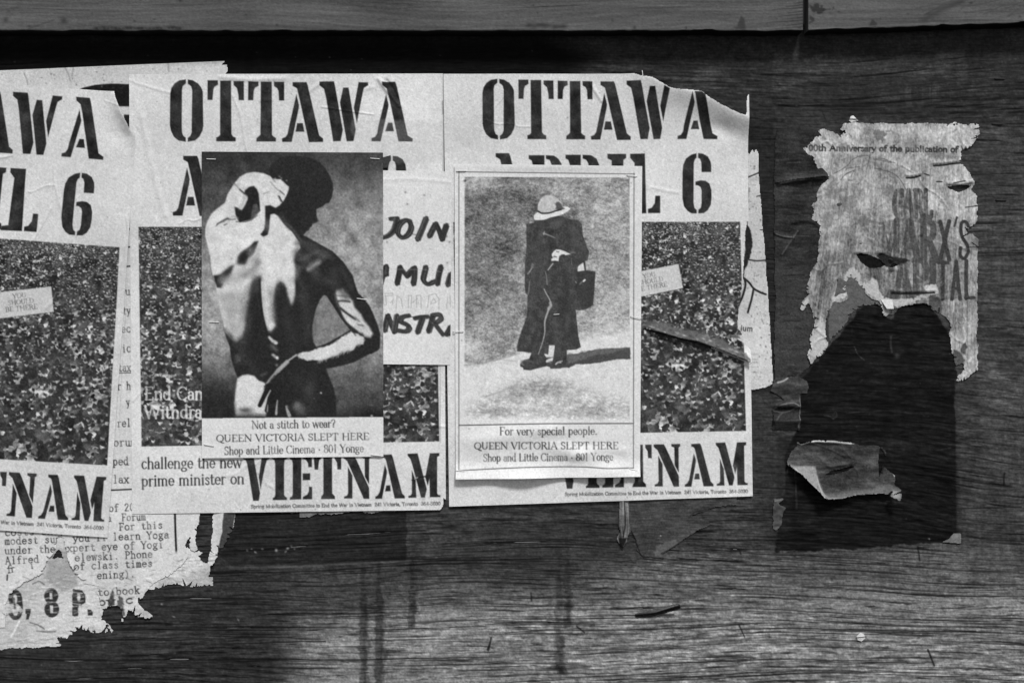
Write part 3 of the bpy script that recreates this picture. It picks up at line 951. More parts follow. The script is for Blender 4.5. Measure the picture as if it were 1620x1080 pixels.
FOOT = [V4([(45, 195), (190, 190), (200, 250), (283, 715), (265, 825), (185, 825), (100, 300), (80, 250), (45, 235)]),
        V4([(310, 190), (420, 190), (415, 225), (380, 250), (355, 330), (290, 660), (265, 490)]),
        V4([(455, 190), (665, 188), (665, 225), (635, 245), (625, 300), (625, 740), (640, 765), (665, 780), (665, 813), (465, 815), (465, 785), (490, 770), (500, 740), (498, 290), (485, 245), (455, 228)]),
        V4([(705, 190), (870, 188), (870, 805), (705, 810), (710, 775), (735, 765), (748, 735), (748, 290), (735, 245), (705, 228)]),
        V4([(890, 435), (997, 433), (997, 530), (890, 532)]),
        V4([(890, 188), (1022, 186), (1022, 347), (970, 347), (965, 290), (935, 245), (890, 225)]),
        V4([(892, 770), (955, 735), (978, 690), (980, 627), (1025, 625), (1025, 803), (892, 806)]),
        V4([(1045, 186), (1155, 184), (1155, 225), (1125, 250), (1110, 382), (1060, 382)]),
        V4([(1185, 184), (1310, 182), (1310, 720), (1350, 760), (1350, 800), (1150, 800), (1155, 765), (1185, 725)]),
        V4([(1345, 182), (1440, 180), (1440, 378), (1385, 378), (1380, 280), (1345, 225)]),
        V5([(95, 340), (158, 465), (158, 792), (40, 792), (40, 765), (80, 750), (97, 715)]),
        V5([(30, 178), (180, 176), (215, 240), (395, 640), (398, 795), (320, 797), (85, 260), (30, 215)]),
        V5([(290, 172), (420, 170), (420, 205), (398, 225), (395, 590), (335, 480), (332, 225), (290, 205)]),
        V5([(620, 310), (650, 400), (648, 450), (580, 795), (483, 797), (485, 765), (520, 745), (545, 700), (558, 640)]),
        V5([(640, 605), (695, 602), (705, 688), (622, 690)]),
        V5([(583, 172), (715, 165), (735, 210), (865, 720), (905, 760), (905, 790), (760, 792), (660, 350), (640, 260), (625, 225), (583, 205)]),
        V5([(945, 155), (1085, 150), (1100, 200), (1218, 660), (1190, 778), (1135, 778), (1010, 310), (985, 230), (945, 185)]),
        V5([(1005, 385), (1060, 540), (1068, 780), (955, 782), (955, 755), (990, 745), (1005, 715)]),
        V5([(1260, 148), (1397, 145), (1395, 185), (1365, 200), (1365, 720), (1380, 740), (1412, 745), (1410, 772), (1260, 775), (1255, 510), (1230, 610), (1195, 490)])]
CROWD = [(219, 359), (689, 358), (695, 698), (224, 706)]


def stamp_crowd(c, quad):
    """a printed half-tone of a seated multitude: small far heads at the top, larger figures below"""
    k = rng(77)
    x0, x1, y0, y1 = 217, 698, 356, 708
    keep = c.v.copy()
    sl = c.win(x0, y0, x1, y1)[0]
    c.v[sl] = 66
    y = y0 - 2.0
    while y < y1 + 16:
        t = min(max((y - y0) / (y1 - y0), 0), 1)
        s = 3.5 + 9.0 * t ** 1.12
        x = x0 - 6 + k.uniform(0, s)
        while x < x1 + 6:
            px, py = x + k.uniform(-.5, .5) * s, y + k.uniform(-.6, .6) * s
            sz = s * k.uniform(.7, 1.25)
            q = k.random()
            lit = .12 + .08 * math.sin(px * .031 + py * .023) + .03 * math.sin(px * .011 - py * .05)
            tone = k.uniform(170, 220) if q < lit else (k.uniform(100, 150) if q < lit + .2 else k.uniform(46, 88))
            w = c.win(px - sz * 1.7, py - sz * 1.2, px + sz * 1.7, py + sz * 2.6)
            if w:
                q2, X, Y = w
                v = c.v[q2]
                tilt, turn = k.uniform(-.5, .5), k.choice([-1, 1])
                u, r = (X - px) - tilt * (Y - py), (Y - py) / sz
                half = sz * np.clip(.25 + .75 * (r - .35) * 1.6, 0, .85) * (1 + .25 * np.sin(r * 5 + px))     # sloping shoulders
                m = np.clip((half - np.abs(u)) * 1.3, 0, 1) * np.clip((2.2 - r) * 3, 0, 1)
                fold = tone * (1 + .16 * np.sin((X * .9 + Y * 1.4) * 3.4 / sz + px) - .22 * np.clip(turn * u / sz, -.6, .9))
                v = v * (1 - m) + fold * m
                m = np.clip((1 - np.abs(r - .62) * 2.6), 0, 1) * np.clip((sz * .8 - np.abs(u)) * 1.2, 0, 1) * .55
                v = v * (1 - m) + 42 * m                                     # shade under the chin
                fx, fy = px + tilt * sz * .25, py + k.uniform(-.12, .12) * sz
                if k.random() < .68:                                         # face, then hair over its upper half
                    fd = ((X - fx) / (sz * .29)) ** 2 + ((Y - fy - sz * .06) / (sz * .40)) ** 2
                    m = np.clip((1.1 - fd) * 2.2, 0, 1)
                    v = v * (1 - m) + k.uniform(120, 205) * (1 - .25 * np.clip(turn * (X - fx) / (sz * .3), -.3, 1)) * m
                    hd = ((X - fx + turn * sz * .07) / (sz * .38)) ** 2 + ((Y - fy + sz * .24) / (sz * .32)) ** 2
                else:                                                        # seen from behind
                    hd = ((X - fx) / (sz * .38)) ** 2 + ((Y - fy) / (sz * .48)) ** 2
                m = np.clip((1.1 - hd) * 2.4, 0, 1)
                v = v * (1 - m) + k.uniform(38, 62) * m
                c.v[q2] = v
            if k.random() < .34:                                             # bent arms, knees, collars
                a, e = k.uniform(0, 6.28), k.uniform(.7, 2.2) * k.choice([-1, 1])
                L = sz * k.uniform(.45, .9)
                ax, ay = px + k.uniform(-.5, .5) * sz, py + sz * k.uniform(.6, 1.5)
                bx, by = ax + L * math.cos(a), ay + L * math.sin(a) * .8
                c.line([(ax, ay), (bx, by), (bx + L * math.cos(a + e), by + L * math.sin(a + e) * .8)], (sz * .24, sz * .13), k.uniform(145, 215), .45, k.uniform(.7, 1))
            if k.random() < .018:
                c.poly([(px, py), (px + sz * .8, py - sz * .15), (px + sz * .95, py + sz * .6), (px + sz * .1, py + sz * .75)], k.uniform(170, 210), .4, .9)
            x += s * k.uniform(1.15, 1.7)
        y += s * .86
    gx, gy = c.grid()
    grow = .15 + .35 * np.clip((gy - y0) / (y1 - y0), 0, 1)                   # nothing in a crowd is a neat oval
    wx = np.arange(c.w, dtype=np.float32)[None, :] + c.ss * grow * noise(c.h, c.w, 2.2, 2.2, 81)
    wy = np.arange(c.h, dtype=np.float32)[:, None] + c.ss * grow * noise(c.h, c.w, 2.2, 2.2, 82)
    c.v[sl] = bilin(c.v, wx, wy)[sl]
    c.v[sl] += (5 * noise(c.h, c.w, 24, 30, 78) + 4 * noise(c.h, c.w, 1.4, 1.4, 79))[sl]
    c.v[sl] = np.clip(c.v[sl], 46, 222)
    sl2, a = c.cover(quad, .45)
    full = np.zeros_like(c.v)
    full[sl2] = a
    c.v = c.v * full + keep * (1 - full)
    c.c[full > .5] = 2


def march_poster():
    c = Canvas(196, 108, 716, 822, 2)
    c.paper(208, 101)
    stamp_crowd(c, CROWD)
    for p in HEAD:
        c.poly(p, 44, .55, cls=1)
    for p in FOOT:
        c.poly(p, 47, .55, cls=3)
    c.text("End Can", 228, 632, 322, 632, 20, 212, 'serif', 1.15, .25)
    c.text("Withdra", 228, 661.5, 320, 660.5, 20, 212, 'serif', 1.15, .25)
    sg = LI([(-6, 463), (81, 453), (85, 493), (-3, 504)])
    c.poly(sg, 196, .6, cls=4)
    for s, a, b in (("YOU", (20.5, 472.5), (42, 470)), ("SHOULD", (13, 483), (54, 478.5)), ("BE THERE", (9, 493.5), (60, 488))):
        c.text(s, *t_left_inv(*a), *t_left_inv(*b), 7.2, 88, 'serif', 1.0, .35, cls=None)
    c.text("challenge the new", 223.5, 741, 383, 739, 17, 56, 'serif', 1.1, .15, cls=5)
    c.text("prime minister on", 223.5, 768.5, 387, 764.5, 17, 56, 'serif', 1.1, .15, cls=5)
    c.text("Spring Mobilization Committee to End the War in Vietnam  241 Victoria, Toronto  364-5030", 397, 803.5, 697, 798.5, 5.4, 62, 'sans', 1.2, .3, seed=9)
    return c


MARCH = march_poster()
MPARTS = {1: "headline_lettering", 2: "crowd_photograph", 3: "slogan_lettering", 4: "sign_panel", 5: "body_lettering"}


def ink(c, seed):
    """uneven ink and handling marks, different on every copy"""
    m = c.v < 75
    c.v = np.where(m, c.v * (1 + .15 * noise(c.h, c.w, 9, 9, seed)) + 2.5 * noise(c.h, c.w, 1.2, 1.2, seed + 1), c.v)
    c.grain(4.2, seed + 2, .5)
    c.grain(1.3, seed + 3, 1.6)


# middle copy
c = MARCH.copy()
ink(c, 201)
c.poly([(560, 192), (706, 190), (706, 260), (560, 262)], 176, 3, .22, rough=2, rs=6)
c.blob(420, 161, 7, 2.5, 25, .8)
c.crumple(.45, 211)
c.wrinkles(26, 212, .85)
c.crease([(367, 150), (380, 180), (388, 225), (400, 270)], 2.2, .9)
c.crease([(225, 185), (236, 240), (250, 300), (262, 340)], 5, 1.1)
c.crease([(600, 126), (612, 143), (622, 155), (632, 168)], 3.5, 3.2)
c.crease([(612, 128), (622, 142), (630, 160)], 2.6, -1.8)
c.crease([(350, 122), (400, 126), (450, 124)], 4, 1.3)
c.crease([(505, 133), (494, 141), (488, 146)], 3, 1.2)
c.crease([(590, 138), (575, 142), (568, 150)], 3, 1.0)
c.hump(340, 770, 70, 30, 1.0)
c.cut([(701, 786), (705, 789), (709, 789), (709, 812), (690, 812), (690, 807.5), (697, 806), (701, 799)], rough=.4)
c.line([(652, 759), (662, 755), (674, 753)], 1.8, 22, .5)
c.line([(656, 757), (661, 754.5)], 1.2, 190, .5)
c.line([(700.5, 118), (700, 170), (701, 230), (700.5, 270)], 1.2, 150, .8, .6)
c.line([(700, 160), (700.5, 180)], 1.5, 90, .7, .7)
c.line([(696, 575), (696.5, 700)], .8, 120, .4, .7)
sheet("march_poster", c, [(204, 117.5), (701, 116.5), (705.5, 806), (209, 812.5)], 4.2, M_PAPER,
      "middle OTTAWA poster, overlapped by the photograph of a bare back", "poster", parts=MPARTS, group="OTTAWA march posters")

# right copy: drooping torn top corner, diagonal rip
c = MARCH.copy()
ink(c, 221)
c.poly(RI([(700, 190), (760, 188), (765, 235), (700, 240)]), 178, 3, .25, rough=2, rs=6)
c.crumple(.42, 231)
c.wrinkles(24, 232, .85)
gx, gy = c.grid()
GX, GY = t_right(gx + 0 * gy, gy + 0 * gx)
top = [(980, 90), (1000, 116), (1016, 120.5), (1031, 124.5), (1058, 141), (1090, 146.5), (1108, 147), (1122, 158), (1140, 170), (1160, 179), (1176, 186.5), (1179, 184), (1178, 157), (1182, 150), (1200, 60)]
c.cut(RI([(985, 80)] + top[1:-1] + [(1215, 150), (1215, 80)]), rough=.5)
edge = np.interp(GX, [700, 985, 1000, 1031, 1058, 1090, 1122, 1160, 1180], [116, 116, 117, 125, 141, 146.5, 158, 179, 188])
d = np.clip(GY - edge, 0, 300)
c.H += (np.clip((GX - 985) / 90, 0, 1)) * (15 * np.exp(-(d / 26) ** 1.5) + 5 * np.exp(-(d / 60) ** 2))
c.hump(*t_right_inv(1140, 205), 40, 14, -3.5, .35)
for a, b in zip(top[1:-4], top[2:-3]):
    c.line(RI([a, b]), 2.2, 225, .6)                       # white torn core of the paper, with the curl's edge highlight painted in
c.crease(RI([(935, 135), (944, 148), (952, 160)]), 3, 1.6)
# rip across the crowd: the strip above hangs over the lower half
rip = [(1005, 517), (1017, 519.5), (1045, 526), (1075, 535), (1105, 541), (1135, 552), (1160, 562), (1180, 570), (1192, 577)]
c.poly(RI([(1017, 505), (1040, 510), (1065, 520), (1090, 526), (1115, 531), (1140, 538), (1160, 548), (1178, 560), (1188, 572), (1160, 561), (1135, 551), (1105, 540), (1075, 534), (1045, 525), (1017, 518)]), 88, 1.2, .8, rough=1.5)
for i in range(16):
    x = 1020 + i * 10.3
    c.blob(*t_right_inv(x, np.interp(x, [p[0] for p in rip], [p[1] for p in rip]) - rng(i).uniform(2, 9)), rng(i + 50).uniform(2, 5), 1.3, rng(i + 90).choice([50, 130, 165]), .8, .3)
ry = np.interp(GX, [p[0] for p in rip], [p[1] for p in rip])
d = GY - ry
fade = np.clip((GX - 1019) / 14, 0, 1)
c.H += fade * np.where(d <= 0, 9.5 * np.exp(-(np.clip(-d, 0, 99) / 13) ** 1.4), -1.2 * np.exp(-(np.clip(d, 0, 99) / 9)))
c.cut(RI([(1016, 519.5), (1075, 534.5), (1135, 551.5), (1192, 575.5), (1192, 577.2), (1135, 554), (1075, 536.5), (1016, 520.8)]), bl=.3)
c.cut(RI([(1181, 350), (1178, 395), (1175, 440), (1171, 470), (1167.5, 505), (1166, 519), (1172, 524), (1174, 530), (1150, 531), (1168, 536), (1182, 548), (1190, 556), (1215, 556), (1215, 350)]), rough=.5)
c.hump(*t_right_inv(1160, 520), 16, 8, 4)
sheet("march_poster", c, [t_right_inv(701.5, 117), t_right_inv(1181, 117), t_right_inv(1191, 784.5), t_right_inv(710.5, 801)], 4.9, M_PAPER,
      "right OTTAWA poster with drooping torn top corner and a rip across its crowd", "poster", T=t_right, parts=MPARTS, group="OTTAWA march posters")

# left copy: tilted, its top corner turned over
c = MARCH.copy()
ink(c, 241)
c.v *= .97
c.crumple(.45, 251)
c.wrinkles(22, 252, .85)
gx, gy = c.grid()
GX, GY = t_left(gx + 0 * gy, gy + 0 * gx)
c.cut(LI([(181, 100), (180.5, 142), (187, 160), (193, 176), (203, 196), (212, 216), (260, 230), (260, 100)]), rough=.3)
ex = np.interp(GY, [100, 144, 160, 176, 196, 216, 330], [180, 181, 187, 193, 203, 211, 214])
d = np.clip(ex - GX, 0, 300)
f = np.exp(-((GY - 178) / 42) ** 2)
c.H += f * 9 * np.exp(-(d / 13) ** 1.5)
c.hump(*t_left_inv(190, 215), 22, 16, -2.5, .6)
c.line(LI([(181, 145), (187, 160), (193, 176), (203, 196), (208, 208)]), 1.4, 232, .6, .8, True)
c.line(LI([(33, 397), (74, 432)]), .1, 60, .5, 0)
sheet("march_poster", c, [(196.5, 108.5) if False else (200, 118), (701, 117), (704, 810), (205, 814)], 5.8, M_PAPER,
      "left OTTAWA poster, tilted and cut off by the frame, with one folded corner", "poster", T=t_left, parts=MPARTS, group="OTTAWA march posters")

# ------------------------------------------------------------------ shop bill with the photograph of a bare back
Va, Vb, Vc, Vd, Ve, Vf, Vg, Vh = [view(x, y, 9) for y in (230, 340, 450, 560) for x in (310, 440)]
c = Canvas(314, 234, 612, 734, 2)
c.paper(214, 301, 2)
gx, gy = c.grid()
xx, yy = gx + 0 * gy, gy + 0 * gx
right = np.interp(yy, [240, 262, 285, 310, 340, 400, 540, 580, 610, 640, 662], [62, 66, 92, 118, 140, 152, 150, 108, 78, 66, 40])
left = np.interp(yy, [240, 262, 300, 335, 380, 430, 480, 540, 570, 590, 605, 620, 662], [42, 50, 64, 72, 110, 138, 150, 148, 118, 92, 64, 42, 34])
mix = np.clip((xx - 420) / 110, 0, 1)
bgd = left * (1 - mix) + right * mix
bgd = bgd * (1 + .07 * noise(c.h, c.w, 9, 9, 310) + .06 * noise(c.h, c.w, 2, 2, 311))
bgd -= 22 * np.exp(-((xx - 592) / 26) ** 2 - ((yy - 655) / 18) ** 2)
PH = (yy < 661.5 - (xx - 319) * .0075)
c.v = np.where(PH, bgd, c.v).astype(np.float32)
c.c[PH] = 1
text_keep = c.v.copy()
# hair, profile and body as one dark shape
c.poly([(424, 268), (431, 258), (445, 248), (470, 246), (495, 251), (506, 258)] + Vb([(600, 250), (680, 340), (735, 430), (780, 540), (785, 630), (765, 740), (725, 820), (680, 825), (635, 870), (590, 890), (545, 910), (548, 1000), (565, 1065)]) +
       Vd([(570, 75), (555, 105), (520, 118), (490, 125), (480, 165), (455, 180), (440, 215), (405, 235), (385, 255), (362, 290), (600, 420), (780, 520), (930, 670), (1060, 860), (1120, 1060)]) +
       Vf([(1140, 120), (1210, 190), (1300, 300), (1360, 430), (1420, 580), (1455, 700), (1450, 900), (1420, 940), (1330, 985)]) + Vh([(1300, 0), (1080, 115), (900, 165), (680, 210), (720, 310), (790, 480), (825, 640), (828, 900)]) +
       Vg([(560, 905), (545, 780), (548, 600), (580, 400), (590, 330), (560, 250), (500, 60)]) + Ve([(490, 960), (480, 880), (420, 720), (390, 600), (350, 400), (300, 230), (285, 60)]) +
       Vc([(250, 930), (205, 750), (195, 600), (165, 450), (125, 300), (125, 200), (160, 90)]) + Va([(165, 1060), (280, 920), (410, 820), (450, 690), (545, 545), (620, 450), (720, 395), (830, 378), (960, 395), (1060, 440)]), 33, .8)
# lit skin
c.poly([(327.8, 350), (334, 339), (341, 332), (355.5, 321), (360, 307), (370.5, 290.5), (379, 280), (390, 274), (402, 272), (416.7, 274), (427.8, 279), (431, 283), (444.4, 284), (450.5, 290), (457, 295.5), (456.7, 300), (453, 311), (449, 318),
        (443.5, 323), (442.8, 328), (435.5, 329), (427, 326), (424, 340), (434, 338), (440, 342), (449, 354.4), (462, 366.7), (474, 384), (475.5, 392), (468, 401), (464.4, 412), (466.5, 420), (467, 458),
        (466.7, 467), (461.5, 484.5), (456, 468), (453, 455), (449.5, 448), (444, 445), (438, 450), (435, 458), (433.5, 470), (431, 480), (432, 500), (436.5, 515), (428, 525.5), (423, 521), (418, 502), (415, 478), (413, 450), (413.5, 436),
        (406, 436), (399, 445), (395.5, 457), (392, 467), (387.5, 483), (386, 500), (388.5, 514), (386.5, 526), (382, 537), (374, 542), (364, 535), (356, 524), (349, 494), (343, 475), (341.7, 457), (338.2, 443), (333.2, 423), (332.2, 407), (328.4, 390), (324.4, 373), (324.4, 362)], 206, 1.3)
c.poly([(341, 345), (440, 345), (462, 392), (462, 425), (418, 432), (345, 410)], 214, 9, .5)
# shadow side of the spine and flank, softened
for p, w_, v_, b_, o_ in [([(404, 441), (397, 462), (391, 490), (390, 515)], 9, 60, 5, .6), ([(437, 458), (434, 480), (437, 505)], 5, 70, 3.5, .55), ([(391, 520), (384, 538), (372, 548)], 10, 44, 4, .8),
                          ([(357, 522), (366, 533), (372, 546)], 6, 52, 3, .75), ([(414, 500), (419, 516), (426, 526)], 3, 60, 2, .5), ([(470, 395), (464, 410)], 3, 90, 2.5, .5), ([(444, 345), (462, 362), (476, 382)], 4, 110, 2.5, .5)]:
    c.line(p, w_, v_, b_, o_, True)
c.poly(Ve([(500, 530), (560, 560), (620, 640), (680, 650), (640, 760), (590, 780), (540, 720)]), 150, 3, .5)
c.blob(*Ve([(600, 1030)])[0], 6, 6, 95, .5)
# hollow under the raised arm
c.poly(Va([(695, 640), (760, 588), (825, 578), (870, 630), (893, 690), (905, 800), (915, 930), (870, 980), (800, 1045), (740, 1068), (620, 1095), (590, 1050), (562, 980), (548, 873), (600, 890), (650, 925), (700, 850), (735, 770), (735, 725), (690, 690)]), 27, .9)
c.poly(Va([(820, 840), (870, 830), (905, 940), (860, 985), (775, 1050), (795, 940)]), 74, 1.2)
c.line(Va([(545, 545), (600, 600), (660, 655), (725, 725)]), 1.8, 105, .7, .9)
c.line(Va([(620, 630), (690, 690)]), 2.4, 60, .8, .8)
c.poly(Va([(540, 560), (600, 610), (690, 640), (760, 588), (650, 560), (590, 540)]), 178, 2.5, .5)
c.line(Va([(690, 730), (660, 860), (620, 900)]), 4, 150, 3, .6)
for p, w_ in [([(1060, 520), (1130, 600), (1170, 640)], 1.2), ([(1180, 640), (1240, 690)], 1.6), ([(1170, 720), (1210, 800)], 2.2), ([(1090, 480), (1130, 520)], 1.3), ([(960, 690), (1040, 660)], 1.2)]:
    c.line(Va(p), w_, 110, .7, .8)
c.line(Va([(1185, 725), (1225, 800)]), 2.0, 45, .6, .9)
c.line(Va([(1200, 650), (1260, 705)]), 1.4, 70, .6, .8)
for x, y in ((1190, 445), (1215, 470), (1290, 500), (1130, 470)):
    c.blob(*Va([(x, y)])[0], 1.5, 1.2, 170, .7)
# neck and nape
c.poly(Va([(985, 862), (1060, 852), (1130, 892), (1200, 850), (1250, 790), (1330, 640), (1500, 640), (1500, 1200), (1240, 1080), (1200, 1005), (1130, 968), (1062, 975), (1048, 1080), (1045, 1180), (1020, 1275), (960, 1300), (915, 1268), (940, 1240), (972, 1190), (985, 1080)]), 29, 1.1)
c.line(Va([(1215, 985), (1280, 1090), (1330, 1180)]), 5, 62, 3, .7)
# fold of the shoulder, shoulder blade
c.poly(Vc([(280, 165), (300, 122), (400, 60), (450, 35), (480, 55), (440, 70), (400, 100), (330, 125)]), 34, .9)
c.line(Vc([(430, 68), (560, 62)]), 1.3, 70, .6, .9)
c.line(Vc([(480, 30), (540, 20), (600, 50)]), 2.5, 150, 1.5, .6)
c.line(Vc([(570, 95), (700, 100), (800, 66), (872, 5)]), 1.6, 50, .7, .8)
c.line(Vc([(400, 145), (438, 130)]), 1.8, 80, .6, .9)
c.poly(Vc([(890, 375), (835, 375), (760, 450), (640, 530), (592, 600), (580, 700), (700, 706), (745, 620), (820, 560), (850, 490)]), 38, 2.2, .95)
c.poly(Vc([(700, 520), (640, 560), (600, 690), (700, 700), (740, 600)]), 26, 2, .8)
c.poly(Vc([(545, 712), (500, 720), (400, 800), (340, 850), (250, 862), (268, 950), (300, 1032), (365, 1040), (400, 955), (480, 880)]), 32, 1.8)
c.line(Vc([(890, 665), (830, 750), (760, 810), (690, 860)]), 7, 92, 3, .8, True)
c.line(Vc([(690, 740), (800, 640), (870, 590)]), 6, 150, 3, .5)
c.poly(Vc([(935, 845), (860, 880), (800, 950), (775, 1080), (935, 1085)]), 62, 3.2, .8)
c.blob(*Vc([(510, 625)])[0], 2.2, 1.6, 95, .9)
c.blob(*Vc([(1180, 1010)])[0], 5, 8, 70, .7)
# right shoulder, upper arm and forearm
c.line(Vd([(440, 770), (500, 720), (575, 670)]), 7, 165, 3.2, .95)
c.line(Vd([(560, 650), (650, 600)]), 8, 85, 4, .7)
c.line(Vd([(280, 400), (420, 470), (600, 560)]), 9, 62, 5, .7)
c.line(Vd([(300, 640), (400, 610)]), 4, 80, 2.5, .7)
c.blob(*Vd([(330, 740)])[0], 7, 5, 80, .6)
c.blob(*Vd([(780, 850)])[0], 8, 12, 58, .6)
c.poly(Vf([(830, 80), (920, 62), (990, 150), (1060, 230), (1090, 330), (1180, 420), (1230, 520), (1300, 600), (1350, 700), (1315, 755), (1230, 740), (1200, 695), (1120, 670), (1050, 620), (970, 540), (905, 430), (880, 340), (850, 250), (815, 160)]), 196, 3)
c.poly(Vf([(1030, 670), (1120, 685), (1220, 755), (1218, 860), (1120, 860), (1060, 930), (900, 955), (870, 1000), (700, 1045), (620, 1090), (520, 1072), (420, 1085), (310, 1050), (262, 1018), (300, 975), (480, 942), (640, 886), (770, 822), (900, 735)]), 206, 1.6, rough=1.0, rs=2)
for i in range(34):                                          # ragged lower edge of the lit forearm
    t = i / 33
    x, y = 1230 - 650 * t, np.interp(1230 - 650 * t, [580, 700, 870, 1060, 1120, 1230], [1088, 1045, 985, 915, 860, 800])
    k_ = rng(400 + i)
    c.line(Vf([(x, y - 12), (x - 15 + k_.uniform(-15, 10), y + k_.uniform(10, 55))]), (2.4, .6), 185, .9, .65)
for p, w_, v_ in [([(885, 335), (1000, 425), (1100, 492)], 3.6, 38), ([(840, 240), (920, 232), (1020, 245)], 3, 60), ([(870, 380), (930, 500), (1000, 575), (1080, 640), (1120, 672)], 4, 34), ([(1040, 650), (1105, 725)], 1.6, 60),
                  ([(815, 150), (835, 260), (880, 340)], 3, 70), ([(1140, 570), (1215, 588)], 2, 90), ([(930, 590), (1000, 655), (900, 725), (770, 812), (640, 875)], 1.7, 30), ([(1100, 470), (1150, 520)], 3, 120), ([(830, 160), (1000, 165)], 2, 120)]:
    c.line(Vf(p), w_, v_, 1.1, .9, True)
c.poly(Vf([(640, 160), (655, 150), (692, 165), (780, 300), (900, 490), (1022, 645), (900, 722), (700, 832), (545, 890), (500, 815), (484, 700), (488, 590), (520, 420), (545, 330), (600, 210)]), 122, .8)
sl, a = c.cover(Vf([(640, 160), (692, 165), (780, 300), (900, 490), (1022, 645), (900, 722), (700, 832), (545, 890), (500, 815), (484, 700), (488, 590), (545, 330), (600, 210)]), 1)
c.v[sl] += a * 6 * noise(a.shape[0], a.shape[1], 3, 3, 330)
# half-tones of the back: ribs, waist and the turn of the shoulder
for p, w_, v_, b_, o_ in [([(345, 470), (352, 500), (360, 522)], 9, 160, 6, .55), ([(352, 470), (370, 466), (388, 470)], 8, 184, 5, .5), ([(350, 490), (368, 486), (384, 492)], 4, 150, 3, .45), ([(354, 503), (370, 500), (384, 506)], 4, 150, 3, .45),
                          ([(372, 445), (384, 470), (382, 500)], 8, 168, 5, .5), ([(425, 455), (428, 480), (430, 505)], 6, 168, 4, .55), ([(419, 440), (420, 470), (424, 500)], 3, 186, 3, .5), ([(440, 375), (452, 400), (455, 430)], 14, 192, 8, .4),
                          ([(345, 415), (360, 405), (376, 396)], 9, 184, 6, .45), ([(334, 385), (350, 375), (372, 372)], 8, 190, 6, .4), ([(396, 395), (402, 420), (398, 440)], 8, 165, 5, .5), ([(352, 440), (372, 436), (390, 430)], 9, 160, 5, .5),
                          ([(458, 440), (460, 455), (461, 470)], 4, 170, 3, .5), ([(366, 330), (360, 345), (350, 352)], 9, 188, 5, .4), ([(410, 345), (425, 360)], 10, 190, 6, .4),
                          ([(480, 470), (488, 500), (486, 535)], 16, 52, 8, .7), ([(452, 500), (460, 530), (464, 555)], 14, 46, 8, .7), ([(500, 440), (530, 450), (548, 470)], 10, 60, 6, .7), ([(470, 400), (486, 412), (500, 430)], 12, 84, 5, .6), ([(482, 384), (505, 394), (525, 406)], 8, 72, 4, .6), ([(486, 405), (500, 400), (515, 405)], 6, 96, 4, .55), ([(470, 440), (480, 455), (478, 475)], 9, 62, 6, .6), ([(540, 425), (550, 440), (556, 455)], 6, 62, 4, .6),
                          ([(380, 540), (388, 565), (400, 582)], 10, 50, 6, .8), ([(470, 600), (490, 625), (495, 650)], 14, 48, 8, .7)]:
    c.line(p, w_, v_, b_, o_, True)
sl_ = c.win(336, 372, 470, 548)[0]
soft = blur(c.v, 4.2)[sl_]
gx_, gy_ = c.win(336, 372, 470, 548)[1:]
wt = np.clip((gx_ - 344 - np.clip((gy_ - 460) * .25, 0, 30)) / 8, 0, 1) * np.clip((548 - gy_) / 12, 0, 1) * np.clip((gy_ - 392) / 20, 0, 1) * np.clip((470 - gx_) / 4, 0, 1) * .82
c.v[sl_] = c.v[sl_] * (1 - wt) + soft * wt
c.line([(411, 440), (411.6, 462), (413, 480), (415.5, 500), (420, 519), (424, 530)], 3.4, 30, .9, .95, True)
c.line([(414.5, 446), (415, 462), (416.5, 480), (419, 498), (423, 514)], 2.4, 205, 1.1, .8, True)
c.line([(418, 430), (440, 428), (462, 430)], 16, 218, 8, .6)
c.poly([(341, 462), (372, 460), (392, 468), (386, 500), (384, 520), (362, 524), (352, 500)], 172, 7, .5)
c.line([(346, 462), (352, 490), (358, 512)], 5, 196, 3, .5, True)
c.blob(372, 512, 5, 6, 205, .6)
c.blob(362, 534, 6, 6, 60, .6)
c.line([(395, 500), (392, 520), (384, 540)], 5, 70, 4, .5, True)
c.v[sl_] *= (1 + .015 * noise(c.h, c.w, 7, 7, 345))[sl_]
c.poly([(346, 470), (366, 460), (390, 468), (386, 496), (384, 520), (366, 526), (354, 505)], 158, 8, .7)
c.line([(392, 456), (387, 478), (384, 505)], 7, 128, 5, .6, True)
c.line([(408, 395), (407, 415), (402, 436)], 9, 150, 5, .6, True)
c.line([(352, 446), (374, 440), (392, 432)], 10, 160, 6, .6, True)
c.line([(349, 476), (356, 500), (362, 518)], 4, 192, 3, .6, True)
c.line([(372, 470), (376, 490), (374, 512)], 4, 186, 3, .5, True)
c.line([(428, 462), (430, 482), (432, 504)], 6, 130, 4, .6, True)
# lower spine, hand and hips
c.line(Ve([(1045, 750), (1090, 800), (1140, 830)]), (4, 5.5), 196, 1.3, .95)
c.line(Ve([(1080, 870), (1150, 930)]), 5, 95, 2.5, .8)
c.line(Ve([(1095, 1000), (1160, 1050)]), 4, 165, 1.5, .9)
c.blob(*Ve([(1160, 1038)])[0], 1.7, 1.7, 245, 1)
c.blob(*Vg([(1150, 155)])[0], 2, 2.5, 120, .8)
c.blob(*Vg([(600, 80)])[0], 5, 7, 85, .7)
c.poly(Vg([(590, 345), (660, 300), (740, 288), (830, 308), (890, 372), (960, 398), (1000, 430), (965, 500), (1060, 515), (1030, 620), (1005, 800), (990, 890), (800, 895), (570, 890), (548, 700), (557, 560)]), 207, 2)
c.blob(*Vg([(700, 800)])[0], 12, 5, 66, .85)
c.line(Vg([(560, 890), (760, 880), (990, 900)]), 7, 48, 4, .9)
c.line(Vg([(560, 700), (565, 830)]), 3, 110, 2, .6)
c.line(Vg([(910, 360), (960, 350)]), 3, 40, 1.2, .8)
c.line(Vg([(930, 300), (1000, 270)]), 4, 75, 2, .8)
